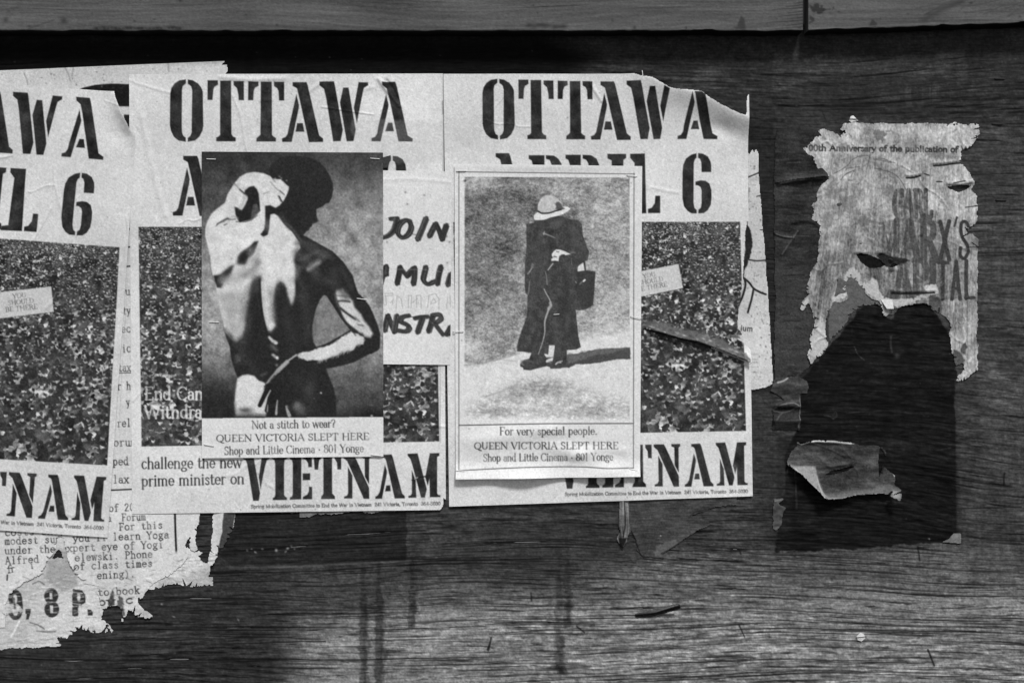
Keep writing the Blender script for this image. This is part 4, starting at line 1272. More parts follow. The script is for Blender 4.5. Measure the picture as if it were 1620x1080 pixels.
c.line(Vg([(1430, 10), (1380, 45), (1310, 95)]), 2.6, 185, .8, .95)
c.line(Vg([(1300, 110), (1235, 170), (1170, 235)]), (6.5, 6), 172, 1.1, .95)
c.line(Vg([(1180, 220), (1080, 330), (1010, 420)]), (5.5, 3.2), 150, .9, .95)
c.line(Vg([(1120, 300), (1040, 400)]), 1.4, 60, .6, .9)
c.line(Vg([(1000, 430), (975, 460)]), 2.2, 40, .7, .9)
c.line(Vg([(1040, 450), (975, 590), (908, 728)]), (9, 6.4), 26, .8, 1)
c.line(Vg([(1100, 480), (1060, 600), (1010, 800)]), (9, 7), 27, .9, 1)
c.line(Vg([(1180, 560), (1100, 660), (1075, 840)]), (10, 10), 27, .9, 1)
c.line(Vg([(1062, 515), (1000, 630), (975, 745)]), (1.6, 2.4), 192, .6, .95)
for p, w_, v_ in [([(1160, 655), (1148, 760), (1142, 850)], (1.4, 3.6), 178), ([(1285, 740), (1300, 800), (1330, 870)], (2.2, 6), 165), ([(1022, 720), (1015, 815)], (1.2, 2.2), 165), ([(1300, 730), (1310, 755)], 1, 140)]:
    c.line(Vg(p), w_, v_, .8, .9)
c.line(Vg([(1350, 700), (1370, 800), (1400, 890)]), (6, 8), 28, 1, .9)
c.blob(*Vh([(275, 735)])[0], 7, 7, 128, .8)
c.blob(*Vh([(320, 800)])[0], 10, 9, 92, .7)
c.blob(*Vh([(450, 480)])[0], 8, 15, 66, .7)
c.blob(*Vh([(610, 552)])[0], 1.3, 1.3, 235, 1)
c.blob(*Vh([(515, 630)])[0], .8, .8, 120, 1)
c.line([(568, 472), (573, 472.2), (578, 473)], .1, 200, .5, 0)
c.text("rvs", 581, 642, 589.5, 642, 4, 150, 'serif', .8, .4, seed=31)
c.blob(588, 657.5, 2, 1.4, 220, .9)
m = c.c == 1
c.v[~m] = text_keep[~m]
c.v[m] += (4.5 * noise(c.h, c.w, 1.0, 1.0, 340))[m]
c.v[m] *= (1 + .02 * noise(c.h, c.w, 8, 8, 341))[m]
c.v[m] = blur(c.v, 1.0)[m]
c.v = np.clip(c.v, 16, 250)
ctx = (198, 68)
c.text("Not a stitch to wear?", 398, 678, 531, 675.5, 12.2, 62, 'serif', 1.1, .28, cls=2, seed=11)
c.text("QUEEN VICTORIA SLEPT HERE", 342, 698.5, 584.5, 695, 10.6, 58, 'serif', 1.12, .25, cls=2, seed=12)
c.text("Shop and Little Cinema * 801 Yonge", 354.5, 719, 575.5, 714.5, 12.4, 62, 'serif', 1.05, .34, cls=2, seed=13)
c.blob(537, 717.5, 2.2, 1, 150, .7)
c.grain(3.6, 351, .5)
c.crumple(.22, 352, 40)
c.hump(470, 735, 110, 14, 1.4)
c.hump(330, 735, 30, 12, .8)
nude = sheet("shop_bill", c, [(319, 240), (606, 241.5), (606.5, 721.8), (319.5, 724.4)], 7.4, M_GLOSS,
             "shop bill with a photograph of a bare back, asking Not a stitch to wear", "bill", parts={1: "printed_photograph", 2: "caption_lettering"}, group="stapled shop bills")
for a in [(327, 251.5, 341, 252), (586, 250.5, 600, 251.5), (331, 509, 346, 509.5), (565, 472, 580, 474), (323, 702.5, 338, 705), (587, 719, 602, 720.5)]:
    staple(nude, *a, 7.9)
c = Canvas(598, 240, 624, 268, 2, 62)
c.grain(4, 360)
c.H += 3 * np.clip((c.grid()[0] - 606) / 10, 0, 1)
sheet("folded_scrap", c, [(602, 250), (618.5, 246), (614, 265.5), (602, 266)], 6.6, M_PAPER, "small dark scrap of paper sticking out behind the bare back photograph", "scrap")

# ------------------------------------------------------------------ shop bill with the photograph of a woman in a long coat
Wa, Wb, Wc, Wp, Wq = view(810, 295, 10.8), view(810, 390, 10.8), view(810, 490, 8.308), view(705, 250, 5.0625), view(705, 450, 5.0625)
c = Canvas(712, 252, 1024, 772, 2)
c.paper(214, 401, 2)
gx, gy = c.grid()
xx, yy = gx + 0 * gy, gy + 0 * gx
keep = c.v.copy()
fieldv = np.interp(yy, [280, 300, 340, 400, 450, 500, 560, 600], [150, 148, 132, 132, 145, 160, 178, 190])
fieldv += np.interp(xx, [734, 800, 860, 950, 996], [-12, -22, 4, 26, 22])
fieldv += 30 * np.exp(-((yy - 291) / 9) ** 2) * np.clip((850 - xx) / 90, 0, 1)
tuft = noise(c.h, c.w, 1.8, 2.6, 410)
tuft2 = noise(c.h, c.w, 4, 7, 411)
fine = noise(c.h, c.w, .9, .9, 412)
g = fieldv - 10 + 11 * tuft + 9 * tuft2 + 12 * fine
g += 11 * noise(c.h, c.w, 22, 26, 413)
g = np.where(g > 190, 190 + (g - 190) * .5, g)
path = np.interp(xx, [734, 760, 820, 900, 996], [578, 574, 557, 540, 520])
m = np.clip((yy - path) / 5, 0, 1)
walk = 211 + 3 * fine + 4 * tuft2
g = g * (1 - m) + walk * m
near = np.interp(xx, [734, 770, 830, 880, 996], [640, 618, 592, 590, 628])
m2 = np.clip((yy - near + 6 * tuft2) / 12, 0, 1)
grass2 = 194 + 9 * tuft + 11 * tuft2 + 8 * fine - 42 * np.exp(-((xx - 850) / 50) ** 2 - ((yy - 612) / 15) ** 2) - 34 * np.exp(-((xx - 940) / 40) ** 2 - ((yy - 650) / 12) ** 2) - 26 * np.exp(-((xx - 790) / 26) ** 2 - ((yy - 652) / 11) ** 2)
g = g * (1 - m2) + grass2 * m2
# the half-tone fades out to bare paper at its lower and left edges
gate = np.clip((664 - yy + 3 * tuft2) / 6, 0, 1) * np.clip((xx - 734) / 2.0, 0, 1) * np.clip((996.5 - xx) / .8, 0, 1) * np.clip((yy - 279.5 - .004 * (xx - 734)) / .8, 0, 1)
gate *= 1 - np.clip((yy - 560) / 60, 0, 1) * np.clip((752 - xx + 8 * tuft2) / 24, 0, 1) * .9
PHm = (yy > 279) & (yy < 664) & (xx > 733.5) & (xx < 996.5)
c.v = np.where(PHm, g * gate + keep * (1 - gate), keep).astype(np.float32)
c.c[PHm] = 1
for p in ([(734, 578), (780, 571), (822, 559)], [(1080, 495)]):
    if len(p) > 1:
        c.line(p, 1, 120, .6, .5)
c.line(Wq([(410, 595), (480, 605), (560, 612)]), .9, 150, .5, .7)
c.line([(768, 627), (790, 620), (815, 610)], 1.6, 120, 1, .5)
c.line([(738, 445), (800, 447), (832, 450)], 3, 105, 2, .35)
c.line([(796, 434), (812, 436)], .9, 225, .5, .8)
c.blob(736, 286, 3, 1.6, 60, .9, -.3)
# long shadow on the pavement
c.poly(Wc([(725, 595), (850, 575), (1000, 535), (1250, 510), (1550, 495), (1550, 640), (1400, 652), (1250, 675), (1000, 715), (860, 715), (750, 765), (500, 770), (640, 720)]), 70, .8, rough=.5)
c.poly(Wc([(740, 600), (850, 580), (1000, 540), (1250, 512), (1500, 498), (1280, 560), (1050, 615), (850, 680), (740, 700)]), 102, 2.2, .75, rough=1.2)
# coat, legs, shoes
coat = Wa([(400, 573), (375, 622), (245, 640)]) + Wb([(247, 0), (222, 280), (217, 690), (228, 785), (265, 830), (262, 930), (258, 1075)]) + \
    Wc([(203, 0), (190, 100), (130, 260), (92, 370), (68, 460), (66, 545), (150, 550), (255, 565), (225, 640), (150, 662), (105, 715), (110, 745), (145, 758), (150, 785), (240, 795), (330, 770), (390, 755), (450, 740),
        (500, 752), (505, 772), (640, 768), (715, 745), (722, 530), (850, 520), (905, 488), (870, 330), (848, 110), (838, 0)]) + \
    Wq([(1040, 205), (1075, 208), (1120, 200), (1150, 185), (1178, 165)]) + Wb([(1385, 1000), (1410, 700), (1425, 430), (1310, 405), (1265, 408), (1250, 250), (1290, 240), (1310, 150), (1318, 80), (1285, 20)]) + \
    Wa([(1290, 1060), (1255, 950), (1205, 820), (1198, 650), (1130, 578), (1020, 570), (870, 518), (850, 500), (700, 520), (550, 570)])
c.poly(coat, 62, .6)
sl, a = c.cover(coat, .6)
c.v[sl] += a * (5 * noise(a.shape[0], a.shape[1], 6, 6, 420) + 4 * noise(a.shape[0], a.shape[1], 1.4, 1.4, 421))
for p, w_, v_, o_ in [([(846, 420), (842, 470), (838, 520)], 5, 78, .6), ([(880, 500), (878, 530), (884, 552)], 6, 76, .6), ([(905, 500), (908, 530), (912, 548)], 4, 46, .7), ([(858, 360), (852, 390), (846, 420)], 6, 76, .6), ([(905, 355), (910, 385), (918, 405)], 6, 78, .6),
                      ([(893, 430), (896, 460), (894, 492)], 7, 48, .7), ([(850, 520), (842, 545), (836, 555)], 5, 48, .7), ([(868, 350), (872, 375), (880, 392)], 4, 46, .6), ([(925, 440), (920, 465)], 7, 72, .5), ([(884, 380), (900, 390), (915, 395)], 4, 48, .6)]:
    c.line(p, w_, v_, 3, o_, True)
c.poly(Wb([(1120, 425), (1125, 350), (1150, 318), (1215, 275), (1222, 290), (1240, 408), (1180, 418)]), 205, .5)
c.line(Wb([(1232, 250), (1252, 412)]), 2.0, 54, .5)
c.poly(Wc([(487, 466), (563, 466), (555, 540), (545, 610), (535, 660), (530, 670), (470, 690), (445, 690), (450, 660), (530, 620), (450, 625), (425, 585), (430, 575), (475, 590), (482, 540)]), 208, .5)
c.line(Wc([(452, 640), (500, 630), (540, 622)]), 1.5, 95, .6, .8)
c.blob(*Wc([(500, 690)])[0], 3.2, 2.2, 110, .8)
for p, v_ in [(Wc([(575, 715), (600, 690), (640, 690)]), 205), (Wc([(620, 680), (660, 672)]), 150)]:
    c.line(p, 2, v_, .6, .9)
c.line(Wc([(130, 680), (200, 660), (280, 690)]), 3, 92, 1.5, .8)
c.line(Wc([(120, 700), (150, 720)]), 3, 110, 1, .8)
# hat and shaded face
c.poly(Wa([(370, 500), (430, 440), (470, 450), (640, 450), (850, 400), (860, 345), (950, 345), (1000, 380), (960, 420), (870, 475), (760, 505), (650, 530), (550, 572), (400, 576), (378, 555)]), 216, .5, smooth=False)
c.poly(Wa([(445, 410), (442, 320), (470, 250), (510, 190), (570, 155), (650, 148), (730, 175), (800, 230), (850, 290), (862, 345), (900, 380), (860, 395), (760, 420), (650, 455), (540, 465), (470, 445)]), 186, .6, smooth=True)
sl, a = c.cover(Wa([(445, 410), (442, 320), (510, 190), (650, 148), (800, 230), (860, 345), (760, 420), (600, 450), (470, 440)]), 1)
c.v[sl] += a * 7 * noise(a.shape[0], a.shape[1], 2, 2, 430)
c.poly(Wa([(740, 300), (760, 265), (800, 262), (845, 300), (862, 350), (905, 382), (860, 398), (790, 400), (740, 385), (760, 340)]), 82, 1.1)
c.line(Wa([(452, 425), (500, 455), (560, 460), (650, 450), (740, 420), (840, 395)]), 2.6, 48, .5, 1, True)
c.blob(*Wa([(720, 640)])[0], 8, 5, 88, .6)
c.blob(*Wa([(810, 610)])[0], 5, 7, 86, .6, .5)
c.line(Wa([(640, 680), (740, 715), (830, 660)]), 2.5, 82, 1.2, .7, True)
c.line(Wa([(560, 600), (600, 650)]), 5, 50, 2.5, .6)
# hand, coat seam, collar pin, bag
c.poly(Wb([(680, 130), (705, 90), (760, 48), (830, 55), (900, 80), (960, 110), (1005, 128), (910, 150), (895, 132), (850, 135), (810, 160), (800, 200), (795, 250), (730, 240), (672, 248), (670, 215), (700, 190), (682, 160)]), 212, .5)
c.line(Wb([(1000, 105), (1075, 105)]), 2, 110, .8, .8)
for p, w_ in [([(720, 165), (760, 180)], 1.6), ([(690, 180), (740, 175)], 1.2), ([(760, 85), (800, 92)], 1.5)]:
    c.line(Wb(p), w_, 90, .5, .9)
for p, w_, v_ in [([(700, 290), (660, 340), (615, 400)], 1.4, 200), ([(570, 430), (590, 520), (600, 650)], 1.3, 130), ([(550, 730), (590, 810), (630, 880), (655, 940)], 1.5, 175), ([(345, 340), (320, 400), (270, 470)], 1.8, 150),
                  ([(350, 310), (345, 350)], 4, 110), ([(300, 600), (285, 780), (270, 815)], 1.4, 120), ([(1160, 640), (1200, 600), (1250, 565)], 2.2, 170), ([(1085, 600), (1100, 620)], 1.5, 140), ([(1020, 210), (1015, 300)], 1, 120)]:
    c.line(Wb(p), w_, v_, .6, .9, True)
c.poly(Wb([(1110, 430), (1425, 432), (1408, 700), (1380, 1000), (1200, 1080), (1120, 900)]), 48, 2, .5)
c.line(Wb([(1225, 590), (1245, 570)]), 2.4, 225, .6)
c.line(Wb([(655, 960), (665, 1010), (625, 1060)]), 4.2, 165, 1, .9)
c.line(Wc([(480, 0), (445, 100), (430, 170), (430, 300), (400, 430), (345, 585)]), (3.0, 1.0), 178, .6, .85, True)
c.line(Wa([(540, 800), (620, 830), (730, 875)]), (2.4, 1), 150, .7, .9)
c.line(Wa([(555, 770), (540, 825)]), 1.2, 170, .5, .9)
m = c.c == 1
c.v[m] += (4 * noise(c.h, c.w, .8, .8, 440))[m]
# ruled frame and the wording
FR = [((726, 270.5), (726, 743)), ((725, 272), (1004, 275.5)), ((1003, 274), (1002, 740)), ((726, 672.5), (1002, 669.5))]
for a, b in FR[:3]:
    c.line([a, b], 1.2, 62, .5, .9)
c.line([(726, 672.5), (800, 671), (860, 669.8), (1002, 669.5)], 1.5, 48, .5)
c.line([(727, 744), (760, 742), (840, 738.5), (920, 738), (960, 740), (1002, 739.5)], 1.4, 58, .5, .95, True)
c.text("For very special people.", 790, 687.5, 945, 687, 12, 64, 'serif', 1.15, .28, cls=2, seed=14)
c.text("QUEEN VICTORIA SLEPT HERE", 750, 710, 978.5, 709.5, 10.6, 58, 'serif', 1.2, .25, cls=2, seed=15)
c.text("Shop and Little Cinema * 801 Yonge", 764, 729.5, 970, 727.5, 11.6, 64, 'serif', 1.15, .34, cls=2, seed=16)
c.grain(3.4, 451, .5)
c.crumple(.25, 452, 40)
# buckled lower part: the paper stands off the wall between its staples
c.hump(800, 690, 60, 16, 4.4, -.15)
c.hump(870, 680, 34, 11, 3.2)
c.hump(910, 717, 50, 12, 4.0, .25)
c.hump(760, 700, 26, 20, 1.2)
c.hump(985, 700, 22, 40, 1.4)
c.crease([(905, 722), (940, 712), (985, 712)], 7, 1.5)
low = np.clip((yy - 728) / 28, 0, 1) ** 1.6
c.H += low * (8 + 3.2 * np.sin((xx - 760) / 34) + 2.2 * np.sin((xx - 700) / 17))
c.hump(960, 745, 26, 14, 5)
c.hump(868, 262, 120, 9, 2.2)
c.hump(718, 262, 10, 8, 1.0)
woman = sheet("shop_bill", c, [(719, 259.5), (1016, 263), (1012.5, 753), (721, 757.5)], 7.8, M_GLOSS,
              "shop bill with a photograph of a woman in hat and long coat", "bill", parts={1: "printed_photograph", 2: "caption_lettering"}, group="stapled shop bills")
for a in [(722, 270.5, 737, 270.3), (992, 277, 1007, 279), (876, 497.5, 884.5, 497), (717, 524, 733, 523.7), (998, 500, 1014, 503.5), (722, 744, 736, 745), (995, 741, 1009, 744)]:
    staple(woman, *a, 10.5 if a[1] > 700 else 8.4, 1.2)

# ------------------------------------------------------------------ hand-lettered sheet between the two shop bills
VJ = view(600, 260, 3.377)
c = Canvas(412, 258, 722, 584, 2)
c.paper(209, 501, 3)
k = rng(55)


def brush(p, w=8.8):
    p = VJ(p)
    q = smooth_pts(p, 6, False) if len(p) > 2 else [p[0], ((p[0][0] + p[1][0]) / 2 + k.normal(0, .5), (p[0][1] + p[1][1]) / 2), p[1]]
    c.line(p, w * .8, 50, .8, .93, len(p) > 2, cls=1)
    for i in range(15):                                    # the chisel marker leaves a bundle of dry streaks
        o = (i / 14 - .5) * w * .92
        a_ = max(0, int(k.uniform(-1.5, 1.6)))
        b_ = len(q) - max(0, int(k.uniform(-1.5, 1.6)))
        if b_ - a_ < 2:
            a_, b_ = 0, len(q)
        ch = (o * 1.02, o * .45)                            # chisel held at a slant
        val = k.choice([38, 44, 50, 62, 96])
        c.line([(x + ch[0] + k.normal(0, .12), y + ch[1] + k.normal(0, .12)) for x, y in q[a_:b_]], k.uniform(.8, 1.3), val, .5, k.uniform(.7, 1), cls=1)


for p in [[(62, 292), (98, 290)], [(95, 292), (78, 350), (50, 380), (18, 392)], [(165, 305), (135, 300), (105, 330), (100, 370), (125, 392), (155, 375), (172, 335), (160, 303)], [(252, 288), (232, 340), (205, 402)], [(302, 318), (285, 350), (268, 385)],
          [(305, 318), (322, 360), (335, 402)], [(335, 402), (348, 360), (360, 325)], [(5, 640), (20, 590), (38, 545)], [(38, 545), (36, 590)], [(95, 638), (105, 590), (112, 548)], [(112, 550), (130, 575), (150, 598)], [(150, 598), (170, 570), (190, 552)], [(190, 552), (188, 600), (182, 640)],
          [(250, 548), (240, 590), (236, 620), (262, 640), (295, 625)], [(330, 545), (318, 590), (310, 640)], [(384, 585), (375, 610), (366, 645)], [(30, 888), (38, 845), (48, 808)], [(48, 808), (62, 850), (80, 895)], [(80, 895), (88, 850), (95, 808)],
          [(158, 808), (125, 815), (112, 838), (145, 855), (160, 870), (145, 892), (105, 888)], [(192, 822), (225, 816), (258, 814)], [(232, 820), (218, 860), (205, 898)], [(288, 805), (278, 850), (264, 893)], [(288, 805), (322, 803), (330, 825), (305, 845), (285, 850)], [(298, 852), (318, 880), (340, 908)],
          [(384, 868), (372, 890), (362, 910)], [(384, 868), (386, 905)]]:
    brush(p)
for p in [[(20, 700), (25, 750), (38, 750), (35, 700)], [(25, 690), (72, 688), (74, 700), (30, 702)], [(90, 770), (95, 700), (118, 720), (125, 770)], [(60, 740), (75, 720), (70, 750)], [(155, 765), (158, 700), (172, 700), (170, 765)], [(175, 740), (205, 715)], [(200, 765), (198, 700), (222, 700), (224, 765)],
          [(258, 765), (265, 700), (300, 690), (320, 720), (318, 775)], [(275, 740), (290, 715), (305, 735), (275, 745)], [(360, 770), (365, 710)], [(380, 760), (378, 700)]]:
    c.line(VJ(p), 1.1, 150, .5, .8)
for x, y in [(140, 150), (150, 213), (240, 165), (375, 415), (363, 525), (42, 415), (360, 385)]:
    c.blob(*VJ([(x, y)])[0], 1.6, 1.5, 110, .8)
c.line(VJ([(170, 372), (205, 378)]), 1.2, 70, .5, .8)
c.line(VJ([(60, 560), (240, 562), (330, 574)]), .8, 150, .4, .6)
c.grain(3.6, 511, .5)
c.crumple(.3, 512, 30)
c.crease([(606, 285), (650, 283), (712, 288)], 3, .5)
sheet("handmade_notice", c, [(420, 266.5), (714.5, 271.5), (712.5, 577), (420, 574)], 6.0, M_PAPER, "hand-lettered white notice reading JOIN, wedged between the two shop bills", "notice", parts={1: "brushed_lettering"})

# ------------------------------------------------------------------ older bills showing at the left
c = Canvas(-330, 86, 372, 420, 1)
c.paper(196, 601, 5)
c.poly([(118, 146), (131, 139), (150, 134.5), (176, 132.5), (204, 133.5), (300, 140), (300, 168.5), (190, 168.5)], 22, .6, smooth=False)
c.poly([(196, 181.5), (300, 181.5), (300, 230), (196, 230)], 24, .6)
for p in [[(103, 107), (108, 117), (111, 128)], [(116, 107), (114, 120)], [(38, 116), (42, 126), (44, 134)], [(266, 100), (267, 114)]]:
    c.line(p, 1.6, 120, 1, .7)
k = rng(66)
for _ in range(40):
    c.blob(k.uniform(0, 350), k.uniform(98, 140), k.uniform(.5, 1.5), k.uniform(.5, 1.5), 95, .8)
c.grain(5, 602, .6)
c.crumple(.35, 603, 22)
c.cut([(351, 90), (346, 97), (354, 98), (350, 103), (359, 104), (362, 112), (356, 118), (359, 130), (352, 190), (357, 300), (350, 430), (380, 430), (380, 90)], rough=1.2)
sheet("old_poster", c, [(-320, 125), (360, 96.5), (360, 410), (-320, 415)], 1.9, M_PAPER, "older poster showing above the left ones, with part of a huge black letter", "poster")

c = Canvas(-60, 320, 345, 980, 2)
c.paper(199, 611, 5)
TYP = dict(style='type')
for s, x1, y, x0 in [("u", 207, 467, 198), ("ty", 207, 497.5, 194), ("ec", 207, 526, 192), ("ic", 207, 557, 193), ("tax", 207.5, 587.5, 187), ("r h", 207.5, 616.5, 185), ("y", 206, 642, 200), ("rel", 207.5, 675, 185), ("orum", 216, 705.5, 179), ("ped", 203.5, 735.5, 178), ("lax", 204, 764, 178)]:
    c.text(s, x0, y, x1, y - .6, 12.5, 52, 'type', 1.0, .3, mono=46, seed=int(y))
c.line([(188, 590), (208, 589.5)], 1.2, 40, .5)
c.line([(176, 775), (209, 773.5)], 2.2, 26, .5)
for y in (362.5, 391, 421.5):
    c.line([(198.5, y), (208, y - .4)], 2.4, 22, .5)
c.line([(206, 330), (203, 420), (196, 540), (188, 680)], .7, 150, .4, .6)
c.line([(276.5, 806), (277.5, 840), (279, 874)], 3.2, 24, .5)
# skinned and fuzzy places where the top layer has been pulled away
k = rng(67)
c.poly([(14, 930), (22, 912), (40, 905), (66, 900), (84, 876), (92, 868), (90, 905), (60, 930), (30, 950)], 206, 3, .85, rough=4, rs=4)
c.poly([(100, 870), (112, 872), (120, 900), (140, 912), (152, 910), (150, 936), (128, 930)], 206, 2, .8, rough=3, rs=3)
c.poly([(205, 905), (240, 885), (262, 872), (283, 872), (300, 880), (310, 900), (240, 930), (215, 945)], 207, 4, .85, rough=5, rs=4)
c.poly([(186, 938), (193, 945), (196, 972), (180, 975), (186, 955)], 60, 1.5, .8, rough=1.5)
c.poly([(178, 925), (181, 930), (180, 955), (172, 957)], 62, 1.0, .9, rough=1.2)
for _ in range(230):
    x, y = k.uniform(10, 315), k.uniform(862, 962)
    if (y < 905 and 20 < x < 200) or (y < 890 and x < 262):
        continue
    a = k.uniform(-.5, .5)
    L = k.uniform(3, 12)
    c.line([(x, y), (x + L * math.cos(a), y + L * math.sin(a))], k.uniform(.6, 1.8), k.choice([110, 140, 160, 230, 234]), .7, k.uniform(.35, .8))
B = 'type'
for s, x0, y0, x1, y1 in [("of 20", 172, 809, 213, 807), ("a  Forum", 169, 824.5, 231, 822), ("For this", 188, 838.5, 258, 835), ("costs only", 7, 847, 103, 844), ("modest sum, you'll learn Yoga", 7, 861, 268, 850.5), ("under the expert eye of Yogi", 7, 876, 259, 866),
                         ("Alfred", 8, 892, 62, 889), ("elewski. Phone", 118, 887, 242, 881), ("f", 10, 906, 20, 905), ("r", 17, 905, 24, 904), ("i", 48, 899, 54, 898), ("of class times", 117, 901, 242, 895.5), ("ening).", 153, 915, 214, 912), ("to book", 154, 942, 222, 938), ("by c", 154, 957.5, 212, 953)]:
    c.text(s, x0, y0, x1, y1, 11.3, 50, B, 1.0, .34, mono=46, cls=1, seed=int(y0 + x0))
c.line([(11.5, 909), (11, 917)], 2.4, 45, .6, .9)
c.H += .22 * np.clip(noise(c.h, c.w, 3, 5, 614), 0, 2) * np.clip((c.grid()[1] - 895) / 25, 0, 1)
c.grain(4.5, 612, .5)
c.crumple(.35, 613, 20)
c.keep([(-60, 320), (345, 320), (345, 800), (316, 800), (317, 824), (314, 829), (310, 834), (309, 848), (310, 868), (305, 872), (302, 866), (300, 853), (303, 851), (300, 850), (296, 856), (294, 862), (296, 880), (290, 890), (275, 905),
        (258, 915), (240, 927), (225, 942), (216, 951), (224, 958), (236, 969), (241, 975), (231, 977), (216, 972), (208, 965), (203, 964), (199, 976), (199, 988), (202, 993), (189, 993), (194, 978), (195, 966), (187, 958), (176, 958), (164, 966), (156, 958), (152, 940), (149, 927),
        (134, 921), (122, 910), (112, 893), (106, 880), (102, 868), (100, 846), (93, 846), (86, 872), (78, 884), (66, 905), (50, 916), (30, 925), (16, 938), (8, 960), (6, 985), (-60, 990)], rough=1.1, rs=1.2, seed=5, fray=150)
d = np.sqrt((c.grid()[0] - 98) ** 2 + 0 * c.grid()[1])
hole = np.clip((c.grid()[1] - 845) / 60, 0, 1)
c.H += 4.0 * np.exp(-((d - 12) / 12) ** 2) * hole * np.exp(-((c.grid()[1] - 895) / 38) ** 2)
c.hump(230, 962, 14, 10, 3)
sheet("typed_flyer", c, [(-55, 325), (340, 325), (340, 975), (-55, 995)], 2.9, M_PAPER, "typewritten yoga flyer with a ragged lower edge and a torn hole", "flyer", parts={1: "typed_lettering"})

c = Canvas(-60, 840, 250, 1032, 2)
c.paper(190, 621, 7)
k = rng(68)
c.poly([(92, 872), (104, 872), (112, 893), (124, 925), (100, 935), (60, 925), (76, 890)], 150, 5, .8, rough=3, rs=4)
c.blob(96, 888, 5, 6, 178, .7)
def heavy(s, x0, y0, x1, y1, cap, worn, seed):
    c.text(s, x0, y0, x1, y1, cap, 50, 'cond', 1.25, worn, cls=1, seed=seed)
heavy("9", 13, 979, 36, 979, 0.1, 0, 1)
# 9 , 8 P .   as stout grotesque numerals
ring = lambda cx, cy, rx, ry: [(cx + rx * math.cos(t), cy + ry * math.sin(t)) for t in np.linspace(0, 2 * math.pi, 20, endpoint=False)]
c.poly(ring(24, 946, 11, 14), 48, .8, cls=1)
c.poly(ring(24, 947, 3.4, 7.5), 190, .8, cls=0)
c.line([(32, 946), (33, 962), (30, 974), (23, 976.5), (17.5, 971), (17, 966)], 6.5, 48, .8, 1, True, cls=1)
c.poly([(5, 949), (15, 952), (22, 957), (30, 958), (29, 964), (20, 966), (8, 962)], 197, 1.5, .8, rough=4, rs=2.5)
c.line([(22, 946), (24, 962)], 3, 60, .7, .8)
c.poly([(40.5, 962.5), (49, 962.5), (48.5, 969), (45.5, 979), (41, 979.5), (42.5, 970), (40.5, 970)], 48, .6, cls=1)
c.poly(ring(81, 942, 11.2, 12.5), 48, .8, cls=1)
c.poly(ring(82, 963, 11.8, 13), 48, .8, cls=1)
c.poly([(78.5, 937), (82.5, 937), (83, 947), (78.8, 947)], 196, .7, cls=0)
c.poly([(79, 957), (84, 957), (84, 969), (79.5, 969)], 196, .7, cls=0)
c.poly([(114, 930), (130, 932), (136, 940), (135, 952), (128, 956.5), (123.5, 956.5), (123, 973.5), (115, 973.5)], 50, .8, rough=.6, cls=1)
c.poly([(122, 938), (126.5, 938.5), (127.5, 944), (126, 950), (122.5, 949.5)], 192, .7, cls=0)
c.poly([(138.5, 963), (144, 964), (147, 968), (146.5, 973), (139, 973)], 50, .6, cls=1)
for _ in range(300):
    x, y = k.uniform(-20, 175), k.uniform(905, 1024)
    a = k.uniform(-.35, .35) - .1
    L = k.uniform(4, 22)
    c.line([(x, y), (x + L * math.cos(a), y + L * math.sin(a))], k.uniform(.5, 1.6), k.choice([125, 145, 155, 228, 232]), .7, k.uniform(.3, .75))
for p in [[(52, 923), (62, 919), (70, 924)], [(48, 984), (60, 988), (70, 994)], [(58, 997), (75, 999), (88, 998)], [(5, 950), (6, 970)]]:
    c.line(p, 2, 75, 1, .7, True)
c.line([(31, 982), (24, 995), (18, 1006)], 3, 228, .9, .8)
c.cut([(83, 883), (89, 872), (93, 869), (98, 872), (101, 884), (92, 881)], rough=.5)
c.H += .15 + .18 * np.clip(noise(c.h, c.w, 3, 7, 624), -.5, 2)
c.grain(5, 622, .5)
c.crumple(.15, 623, 16)
c.keep([(-60, 840), (110, 840), (128, 905), (160, 930), (172, 940), (168, 955), (163, 968), (161, 978), (166, 984), (174, 992), (180, 999), (168, 999.5), (150, 999), (140, 997), (131, 996), (130, 992), (122, 993), (121, 998), (114, 1003), (110, 1006), (118, 1009), (108, 1010), (96, 1009), (90, 1008), (92, 1014), (96, 1021), (40, 1023.5), (0, 1026.5), (-60, 1030)], rough=.9, rs=1.2, seed=6, fray=150)
sheet("old_bill", c, [(-58, 842), (245, 842), (245, 1030), (-58, 1031)], 1.4, M_PAPER, "torn old bill with heavy numerals 9, 8 P. under the yoga flyer", "bill", parts={1: "numeral_lettering"})

